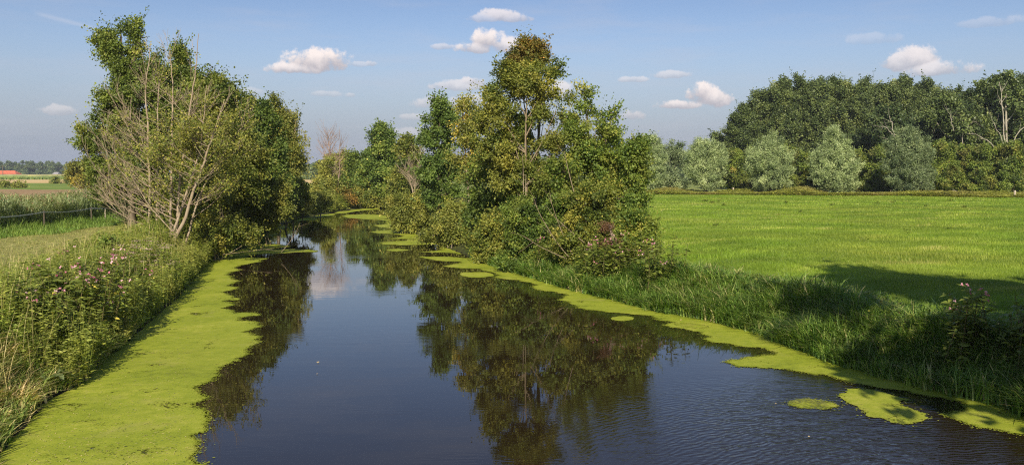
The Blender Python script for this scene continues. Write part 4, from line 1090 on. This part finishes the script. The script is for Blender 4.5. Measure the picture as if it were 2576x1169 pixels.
limbs_tree('old_tree', 'pale-limbed tree in the middle of the wood, left of the bleached one', 2400, 158, [
    (((2420, 430), (2422, 350), (2420, 300)), .1), (((2400, 330), (2395, 300), (2380, 270)), .06), (((2420, 340), (2440, 310), (2460, 300)), .06)],
    [(2380, 275, 34, 30), (2350, 290, 30, 26), (2430, 320, 40, 30), (2420, 360, 44, 34), (2440, 390, 44, 30)], 'poplar', 222, 800)
limbs_tree('old_tree', 'dark tree with one kinked pale limb, leftmost of the limbed trees', 2240, 158, [
    (((2252, 430), (2250, 330), (2238, 292)), .14), (((2245, 340), (2235, 322), (2215, 318)), .08)],
    [(2235, 300, 34, 22), (2215, 320, 34, 20), (2262, 330, 34, 26), (2240, 360, 40, 26)], 'wood_dark', 223, 600)

# ------------------------------------------------------------------ far wood
def far_wood(name, label, specs, seed, mat='far'):
    rng = np.random.default_rng(seed); g = Geo(); allL = []
    for (x0, x1, Y, top0, top1, step) in specs:
        px = x0
        while px < x1:
            t = (px - x0) / (x1 - x0); top = top0 + (top1 - top0) * t + rng.normal() * 2.2
            c = ad(px, top, Y + rng.uniform(-25, 25)); r = step * Y / F * rng.uniform(.8, 1.3)
            h = c[2] - .9
            allL.append([c[0], c[1], c[2] - r * .7, r, r, r * .75])
            allL.append([c[0] + rng.normal() * r * .5, c[1] - r * .6, .9 + h * .45, r, r, h * .4])
            allL.append([c[0] + rng.normal() * r * .8, c[1] - r * .9, .9 + h * .2, r, r, h * .25])
            px += step * rng.uniform(.7, 1.2)
    crown(g, allL, int(len(allL) * 85), 16, rng, L=2.2, spread=.9, size=1.25, aspect=.8, shell=.4, tint_mu=.4, tint_sd=.2, zmin=.3)
    tag(g.build(name, M[mat]), label, 'woods', kind='stuff')
far_wood('far_wood', 'distant bluish wood along the horizon on the left', [(-120, 330, 1060, 411, 413, 9)], 71)
far_wood('far_wood', 'distant wood seen through the gap at the bend', [(560, 800, 480, 416, 418, 14), (790, 1080, 560, 414, 410, 14)], 72)
far_wood('far_wood', 'dark distant wood behind the right bank trees and willows', [(1080, 1900, 420, 405, 395, 18)], 73)

# ------------------------------------------------------------------ corn field, farm, pole
def corn():
    rng = np.random.default_rng(81); g = Geo()
    x0, x1, y0, y1 = -700, -55, 462, 990
    gx_ = np.linspace(x0, x1, 260); gy_ = np.concatenate([[y0, y0 + .3], np.linspace(y0 + 3, y1, 90)])
    XX, YY = np.meshgrid(gx_, gy_); ZZ = 2.85 + rng.normal(size=XX.shape) * .13; ZZ[0] = .85
    nx = len(gx_); v = np.stack([XX, YY + rng.normal(size=XX.shape) * .15, ZZ], -1).reshape(-1, 3)
    i = np.arange(len(gy_) - 1)[:, None] * nx; j = np.arange(nx - 1)[None]
    q = np.stack([i + j, i + j + 1, i + nx + j + 1, i + nx + j], -1).reshape(-1, 4)
    tt = np.where(np.arange(len(v)) < nx * 2, .1, .8) + rng.normal(0, .08, len(v))
    g.add(v, q, tint=np.clip(tt, 0, 1))
    n = 26000; x = rng.uniform(x0, x1, n); y = y0 - 1.5 + rng.random(n) ** 2 * 30
    blades(g, x, y, np.where(y < y0 + 1, .9, 2.2), np.where(y < y0 + 1, 1.9, .8) * (.8 + .3 * rng.random(n)), np.full(n, .35), .2 + .3 * rng.random(n), np.where(y < y0 + 1, .15, .75) + rng.normal(0, .1, n), 2, rng)
    tag(g.build('corn_field', foliage_mat('corn_crop', [(0, (.06, .095, .025)), (.4, (.10, .14, .035)), (.8, (.26, .255, .085)), (1, (.36, .32, .12))], trans=.1, patch_scale=.05)), 'standing corn beyond the grain strip, green front and tasselled top', 'corn', kind='stuff')
corn()
def box(g, x0, x1, y0, y1, z0, z1):
    v = [(x0, y0, z0), (x1, y0, z0), (x1, y1, z0), (x0, y1, z0), (x0, y0, z1), (x1, y0, z1), (x1, y1, z1), (x0, y1, z1)]
    g.add(v, [[0, 3, 2, 1], [4, 5, 6, 7], [0, 1, 5, 4], [1, 2, 6, 5], [2, 3, 7, 6], [3, 0, 4, 7]])
def house(name, label, px0, px1, Y, ztop, eave, depth, roofmat, wallmat, windows, hip=.0, chimney=None):
    a, b = ad(px0, 440, Y)[0], ad(px1, 440, Y)[0]; cx = (a + b) / 2; w = b - a
    root = empty(name, (cx, Y, .9)); tag(root, label, 'house', 'farm buildings on the horizon')
    g = Geo(); box(g, a + .3, b - .3, Y, Y + depth, .7, eave); wl = g.build('wall', M[wallmat], root)
    g = Geo(); h = hip * depth * .5; ym = Y + depth / 2; t = .25
    for dz in (0, -t):
        pass
    v = [(a, Y - .4, eave - .1), (b, Y - .4, eave - .1), (b, Y + depth + .4, eave - .1), (a, Y + depth + .4, eave - .1), (a + h, ym, ztop), (b - h, ym, ztop)]
    g.add(v, [[0, 1, 5, 4], [2, 3, 4, 5]], [[1, 2, 5], [3, 0, 4]]); g.add(v[:4], [[3, 2, 1, 0]])
    rf = g.build('roof', M[roofmat], root)
    if chimney:
        g = Geo(); box(g, cx + chimney, cx + chimney + .9, ym - .4, ym + .5, ztop - 1.2, ztop + .9); ch = g.build('chimney', M['brick'], root); ch.parent = rf
    for (wx, ww, z0, z1) in windows:
        g = Geo(); box(g, cx + wx, cx + wx + ww, Y - .06, Y + .1, z0, z1); g.build('window', M['glass'], root)
house('farmhouse', 'long farmhouse with orange-red tiled roof at the left edge', -34, 41, 1000, 7.4, 3.4, 12, 'roof_red', 'brick', [(-12, 1.4, 1.7, 2.9), (-6, 1.4, 1.7, 2.9), (0, 1.4, 1.7, 2.9), (7, 1.4, 1.7, 2.9)], .8, -8)
house('small_house', 'small pale house with grey roof before the distant wood', 131, 146, 1000, 5.6, 3.4, 7, 'roof_grey', 'render', [(-2.2, 1.1, 1.8, 2.9), (.8, 1.1, 1.8, 2.9)], .3)
def pole():
    Y_ = 500; b = ad(7, 440, Y_); b[2] = .9; root = empty('utility_pole', tuple(b)); tag(root, 'thin grey utility pole standing before the red-roofed farmhouse', 'pole')
    g = Geo(); top = ad(7, 416, Y_); tube(g, [b - np.array([0, 0, .3]), top], [.22, .16], 8); g.build('pole', M['post'], root, True)
    g = Geo(); tube(g, [top + np.array([-1, 0, -.5]), top + np.array([1, 0, -.5])], [.09, .09], 6); g.build('crossarm', M['post'], root)
    g = Geo(); e = np.array([top[0] + 130, 620, top[2] - .2]); m_ = (top + e) / 2 - np.array([0, 0, 2.2])
    tube(g, bez(top - np.array([0, 0, .4]), m_, e, 14), .035, 4); g.build('wire', M['post'], root)
pole()
for i, (px, py, rx, ry, Y_, lab) in enumerate([(140, 455, 14, 5, 280, 'small scrubby bush on the near edge of the grain strip'), (180, 452, 12, 7, 270, 'taller scrubby bush right of it on the grain strip edge'), (30, 466, 34, 5, 200, 'low weedy thicket at the left edge before the grain strip')]):
    hero('field_bush', lab, 'bush', Y_, px, [(px, py, rx, ry), (px + 6, py + 3, rx * .7, ry)], 'olive', 130, 18, 400 + i, 'bushes out in the fields', r0=.06, stems=3, L=1, spread=.35, size=.35, ntwig=10)

# ------------------------------------------------------------------ fence with tape on the left, posts across the meadow
def fence():
    pts = [(-60, 546.5, 0), (110, 533, 1), (229, 523.5, 1), (328, 517, 1), (392, 513, 1)]
    zt = 1.95; P_ = [gp(px, py, zt) for px, py, _ in pts]
    root = empty('tape_fence', (P_[0][0], P_[0][1], hz(P_[0][0], P_[0][1])))
    tag(root, 'low wooden post fence with one white tape beside the reeds', 'fence')
    extra = gp(264, 528, 1.75)
    for i, p in enumerate(P_ + [extra]):
        g = Geo(); z0 = hz(p[0], p[1]) - .2; hgt = p[2] + .08
        x, y = p[0], p[1]; r = .04
        tube(g, [(x, y, z0), (x + .01, y, hgt - .06), (x + .02, y, hgt)], [r, r * .95, r * .7], 8)
        g.add([(x + .02 + math.cos(a) * r * .7, y + math.sin(a) * r * .7, hgt) for a in np.arange(8) / 8 * 6.283] , None, [[0, k, k + 1] for k in range(1, 7)])
        g.build('post', M['post_pale' if i == 5 else 'post'], root, False)
    g = Geo(); path = []
    for a, b in zip(P_[:-1], P_[1:]):
        for t in np.linspace(0, 1, 8)[:-1]:
            q = a + (b - a) * t; path.append(q + np.array([.09, -.05, -.10 * math.sin(t * math.pi)]))
    path.append(P_[-1]); path = np.array(path); w = .028
    v = np.concatenate([path - np.array([0, 0, w]), path + np.array([0, 0, w]), path + np.array([.012, 0, w]), path + np.array([.012, 0, -w])]); n = len(path)
    q = []
    for k in range(4):
        a, b = k * n, ((k + 1) % 4) * n
        q += [[a + i, a + i + 1, b + i + 1, b + i] for i in range(n - 1)]
    g.add(v, q); g.build('tape', M['rope'], root)
fence()
for px, py, lab in [(1625, 486.5, 'short pale post at the meadow edge by the leftmost willow'), (1841, 487, 'short pale post at the meadow edge between second and third willow'), (2544, 496, 'short pale post at the meadow edge near the right border')]:
    c = gp(px, py, .95); c[1] -= .8; z0 = hz(c[0], c[1]); g = Geo()
    tube(g, [(c[0], c[1], z0 - .3), (c[0] + .03, c[1], z0 + .9), (c[0] + .03, c[1], z0 + .98)], [.14, .13, .09], 8)
    g.add([(c[0] + .03 + math.cos(a) * .09, c[1] + math.sin(a) * .09, z0 + .98) for a in np.arange(8) / 8 * 6.283], None, [[0, k, k + 1] for k in range(1, 7)])
    tag(g.build('fence_post', M['post_pale']), lab, 'post', 'posts along the far meadow edge')

# ------------------------------------------------------------------ balsam clumps, flowers, big leaves
def balsam_proto(seed, kind='balsam'):
    rng = np.random.default_rng(seed); root = empty('balsam_clump' if kind == 'balsam' else 'agrimony_clump', (0, 0, 0))
    gs, gl, heads = Geo(), Geo(), []
    for s in range(13 if kind == 'balsam' else 11):
        b = np.array([rng.normal() * .32, rng.normal() * .32, -.1]); H = rng.uniform(.9, 1.65)
        tp = b + np.array([rng.normal() * .16, rng.normal() * .16, H]); path = bez(b, (b + tp) / 2 + rng.normal(size=3) * .05, tp, 5)
        tube(gs, path, np.linspace(.014, .006, 5), 4)
        nl = 80; t = rng.uniform(.15, 1, nl); th = rng.random(nl) * 6.283
        p = b + (tp - b) * t[:, None] + rng.normal(size=(nl, 3)) * .07
        ax = np.stack([np.cos(th), np.sin(th), rng.uniform(-.5, .3, nl)], 1); nr = unit(np.array([0, 0, 1.]) + rng.normal(size=(nl, 3)) * .4 + ax * .2)
        ln = .19 * (.6 + .6 * rng.random(nl)); tn = rng.normal(.5, .18, nl); tn[rng.random(nl) < .012] = 1.0
        leaves(gl, p, ax, nr, ln, ln * .36, np.clip(tn, 0, 1))
        nf = (5 if rng.random() < .24 else 0) if kind == 'balsam' else 44
        if nf == 0: continue
        gf = Geo()
        if kind == 'balsam':
            for f in range(nf):
                c = tp + rng.normal(size=3) * np.array([.09, .09, .08]); tint = rng.random()
                pp = np.repeat(c[None], 5, 0); ax = unit(rng.normal(size=(5, 3)) + np.array([0, -.4, .1]))
                leaves(gf, pp, ax, unit(rng.normal(size=(5, 3))), .045, .036, np.full(5, tint))
        else:
            pp = tp + rng.normal(size=(nf, 3)) * np.array([.11, .11, .025])
            leaves(gf, pp, unit(rng.normal(size=(nf, 3)) + np.array([0, 0, 1.])), unit(rng.normal(size=(nf, 3)) + np.array([0, 0, .5])), .032, .03, rng.random(nf))
        heads.append(gf)
    gs.build('stem', M['stem'], root, True); gl.build('foliage', M['balsam' if kind == 'balsam' else 'weed'], root)
    for gf in heads: gf.build('blossom', M['pink' if kind == 'balsam' else 'dusty'], root)
    return root
def spread(protos, items, group, cat, s0=1.0):
    used = set(); rng = np.random.default_rng(91)
    for i, (px, py, zz, sc, lab) in enumerate(items):
        k = i % len(protos); o = protos[k] if k not in used else copy_tree(protos[k]); used.add(k)
        c = gp(px, py, zz); sgn = 1 if c[0] > MIDX(c[1]) else -1
        while sd_river(c[:1], c[1:2])[0] < (.35 if zz < .5 else .8): c[0] += .15 * sgn
        z = max(hz(c[0], c[1]), .02)
        o.location = (c[0], c[1], z); o.rotation_euler = (0, 0, rng.random() * 6.283); o.scale = (sc * 1.05, sc * 1.05, sc)
        tag(o, lab, cat, group)
# px, py mark the foot of each clump
spread([balsam_proto(501), balsam_proto(502), balsam_proto(503)], [
    (300, 835, .4, 1.0, 'pink-flowered balsam clump overhanging the duckweed on the left'),
    (250, 845, .5, 1.05, 'pink-flowered balsam clump just left of the overhanging one'),
    (330, 795, .6, 1.05, 'pink-flowered balsam clump right of the densest left flowers'),
    (270, 790, .9, 1.15, 'tall balsam clump with the densest pink flowers on the left bank'),
    (215, 800, .9, 1.0, 'balsam clump behind the drying grass on the left bank'),
    (160, 790, .9, .95, 'balsam clump with few flowers near the mown track'),
    (225, 740, .9, 1.0, 'balsam clump with pale pink heads at the edge of the mown track'),
    (370, 770, .4, .9, 'balsam clump above the rosette of big leaves'),
    (400, 740, .5, .85, 'balsam clump at the waterline beyond the big-leaf rosette'),
    (120, 830, .9, .85, 'low balsam clump among the drying grass near the left edge'),
    (30, 830, .9, .95, 'balsam clump with pale heads at the left edge'),
    (310, 735, .9, .9, 'balsam clump near the young alder sapling'),
], 'balsam clumps on the left bank', 'flowering plant')
spread([balsam_proto(511), balsam_proto(512), balsam_proto(513)], [
    (1440, 712, .3, 1.05, 'pink balsam clump over the dark undercut of the right bank'),
    (1490, 718, .5, 1.0, 'pink balsam clump under the bare wands on the right bank'),
    (1535, 672, .9, .95, 'pink balsam clump below the withered climber'),
    (1590, 668, .9, .85, 'pink balsam clump at the meadow end of the right group'),
    (1390, 690, .5, .95, 'balsam clump at the foot of the bushy mid-group shrub'),
    (1290, 676, .3, .9, 'balsam clump with two pink heads beside the dark undercut'),
    (1110, 602, .3, 1.0, 'distant pink balsam clump upstream on the right bank'),
    (985, 545, .2, 1.1, 'farthest pink balsam clump at the tip of the right bank'),
    (2300, 850, .9, .95, 'shaded balsam clump with reddish stems on the right bank'),
    (2400, 880, .9, .85, 'shaded balsam clump right of the red-stemmed one'),
    (2530, 880, .9, .95, 'shaded balsam clump with pale pink heads at the right edge'),
    (2560, 960, .7, .95, 'dark large-leaved balsam clump in the lower right bank corner'),
], 'balsam clumps on the right bank', 'flowering plant')
spread([balsam_proto(521, 'agr'), balsam_proto(522, 'agr')], [
    (370, 690, .8, .8, 'dusty pink agrimony clump left of the leaning pale stems'),
    (430, 700, .5, .8, 'dusty pink agrimony clump in front of the leaning pale stems'),
    (455, 715, .3, .7, 'fading agrimony clump at the waterline near the leaning stems'),
    (330, 680, .9, .75, 'dusty agrimony clump behind the alder sapling'),
    (405, 665, .8, .8, 'dusty agrimony clump at the foot of the leaning stems'),
    (460, 745, .1, .7, 'agrimony clump leaning over the shaded duckweed'),
], 'agrimony clumps on the left bank', 'flowering plant')

def big_leaf(px, py, z, n, size, lab, seed, spreadx=.35):
    rng = np.random.default_rng(seed); c = gp(px, py, z)
    while sd_river(c[:1], c[1:2])[0] < .12: c[0] -= .08
    root = empty('broad_leaved_plant', (c[0], c[1], max(hz(c[0], c[1]), .02)))
    tag(root, lab, 'plant', 'broad-leaved plants at the left waterline'); base = np.array(root.location)
    for i in range(n):
        th = rng.uniform(-1.4, 1.2) if n < 4 else rng.random() * 6.283
        d = np.array([math.cos(th), math.sin(th) * .8 - .2, 0]); d /= np.linalg.norm(d); L_ = size * rng.uniform(.75, 1.15); g = Geo(); sd_ = np.array([-d[1], d[0], 0])
        nseg = 9; V, T = [], []
        for k in range(nseg + 1):
            t = k / nseg; cpt = base + np.array([0, 0, .2]) + d * (.1 + L_ * t) + np.array([0, 0, L_ * (.45 * t - .62 * t * t)]) + rng.normal(size=3) * .004
            w = L_ * .30 * math.sin(min(1, t * 1.02 + .03) * math.pi) ** .7 + .004; crimp = rng.normal() * .018
            for u, zz in ((-1, .05), (-.5, .01), (0, -.015), (.5, .01), (1, .05)):
                V.append(cpt + sd_ * w * u + np.array([0, 0, zz * L_ + crimp * abs(u)])); T.append(.5 + .3 * abs(u) + rng.normal() * .12)
        q = [[k * 5 + j, k * 5 + j + 1, k * 5 + j + 6, k * 5 + j + 5] for k in range(nseg) for j in range(4)]
        g.add(V, q, tint=np.clip(T, 0, 1)); g.build('leaf', M['dock'], root, True)
big_leaf(170, 955, .25, 4, .42, 'drooping pale broad leaves low in the near left grass', 601)
big_leaf(215, 900, .25, 4, .38, 'broad leaves jutting over the duckweed below the balsam', 602)
big_leaf(372, 786, .12, 9, .33, 'grey-green rosette of round leaves at the left waterline', 603)

# fallen leaves drifting on the open water
rg = np.random.default_rng(95)
for i, (px, py, lab) in enumerate([(799, 912, 'yellow fallen leaf floating alone in mid river'), (713, 768, 'small fallen leaf floating near the notched duckweed edge'), (795, 940, 'tiny pale fleck floating below the yellow leaf'),
                                   (1712, 805, 'white scrap floating on the right duckweed mat'), (2035, 1098, 'pale fleck floating left of the rippled water'), (1952, 1015, 'tiny fleck on the calm water left of the thin patch')]):
    c = gp(px, py, .012); g = Geo(); s = .07 if i in (0, 3) else .035
    th = rg.random() * 3; leaves(g, c[None], np.array([[math.cos(th), math.sin(th), .1]]), np.array([[0, 0, 1.]]), s * 1.6, s, .95)
    tag(g.build('fallen_leaf', M['dry_grass']), lab, 'leaf', 'fallen leaves on the water')

# ------------------------------------------------------------------ big trees behind the viewer on the right bank: they throw the shade on the meadow
bt = []
for i in range(1):
    bt.append(proto_tree('shade_tree', rl(np.random.default_rng(700 + i), 15, 9, 5, .16, .2), 'alder_dark', 900, 26, 710 + i, .3, L=1.2, spread=.4, size=.38, shell=.5))
for i, (x, y, s, sw, lab) in enumerate([(11.4, 4.2, 1.18, 1.08, 'large leafy tree outside the view on the right bank, nearest the water'), (17.4, 3.4, 1.18, 1.3, 'large leafy tree outside the view on the right bank, middle one of three'), (27.0, 2.0, 1.15, 1.25, 'large leafy tree outside the view on the right bank, farthest from the water')]):
    o = bt[0] if i == 0 else copy_tree(bt[0])
    o.location = (x, y, hz(x, y)); o.scale = (sw, sw, s); o.rotation_euler = (0, 0, i * 2.1); tag(o, lab, 'tree', 'large trees shading the near right bank')

# scattered weeds in the pasture, litter on the duckweed
rg = np.random.default_rng(97)
n = 45; x = rg.uniform(3, 55, n); y = rg.uniform(24, 110, n); k = in_view(x, y) & (sd_river(x, y) > 3); x, y = x[k], y[k]
herbage('meadow_weeds', 'scattered dark weed tufts dotting the pasture', 'weeds', (np.repeat(x, 5) + rg.normal(0, .12, 5 * len(x)), np.repeat(y, 5) + rg.normal(0, .12, 5 * len(x)), np.repeat(height(x, y), 5), .12 + .2 * rg.random(5 * len(x))), M['weed'], 1, rg, nl=10, size=.12, tint=(.25, .2), aspect=.4)
n = 3200; px = rg.uniform(60, 640, n); py = rg.uniform(640, 1169, n); g = Geo()
c = np.array([gp(a, b, .014) for a, b in zip(px, py)]); LM = np.interp(c[:, 1], [p[1] for p in Lp[1:16]], [p[0] for p in Lp[1:16]])
k = (c[:, 0] > LM) & (px < 470); c = c[k]; th = rg.random(len(c)) * 6.283
leaves(g, c, np.stack([np.cos(th), np.sin(th), np.full(len(c), .1)], 1), np.tile([[0, 0, 1.]], (len(c), 1)), .035 + .03 * rg.random(len(c)), .014, .4 + .6 * rg.random(len(c)))
tag(g.build('leaf_litter', M['dry_grass']), 'bits of leaf and straw strewn over the left duckweed mat', 'litter', kind='stuff')

# ------------------------------------------------------------------ haze
def haze():
    g = Geo(); box(g, -4300, 4300, -450, 5400, -3.2, 34)
    m, t, out = mat_new('summer_haze'); v = t.new('ShaderNodeVolumePrincipled')
    v.inputs['Color'].default_value = (.80, .88, 1.0, 1); v.inputs['Density'].default_value = .00016; v.inputs['Anisotropy'].default_value = 0.0
    t.l.new(v.outputs[0], out.inputs['Volume'])
    tag(g.build('haze', m), kind='stuff', label='thin summer haze over the fields', cat='haze')
haze()
print('total faces', sum(len(m.polygons) for m in bpy.data.meshes))
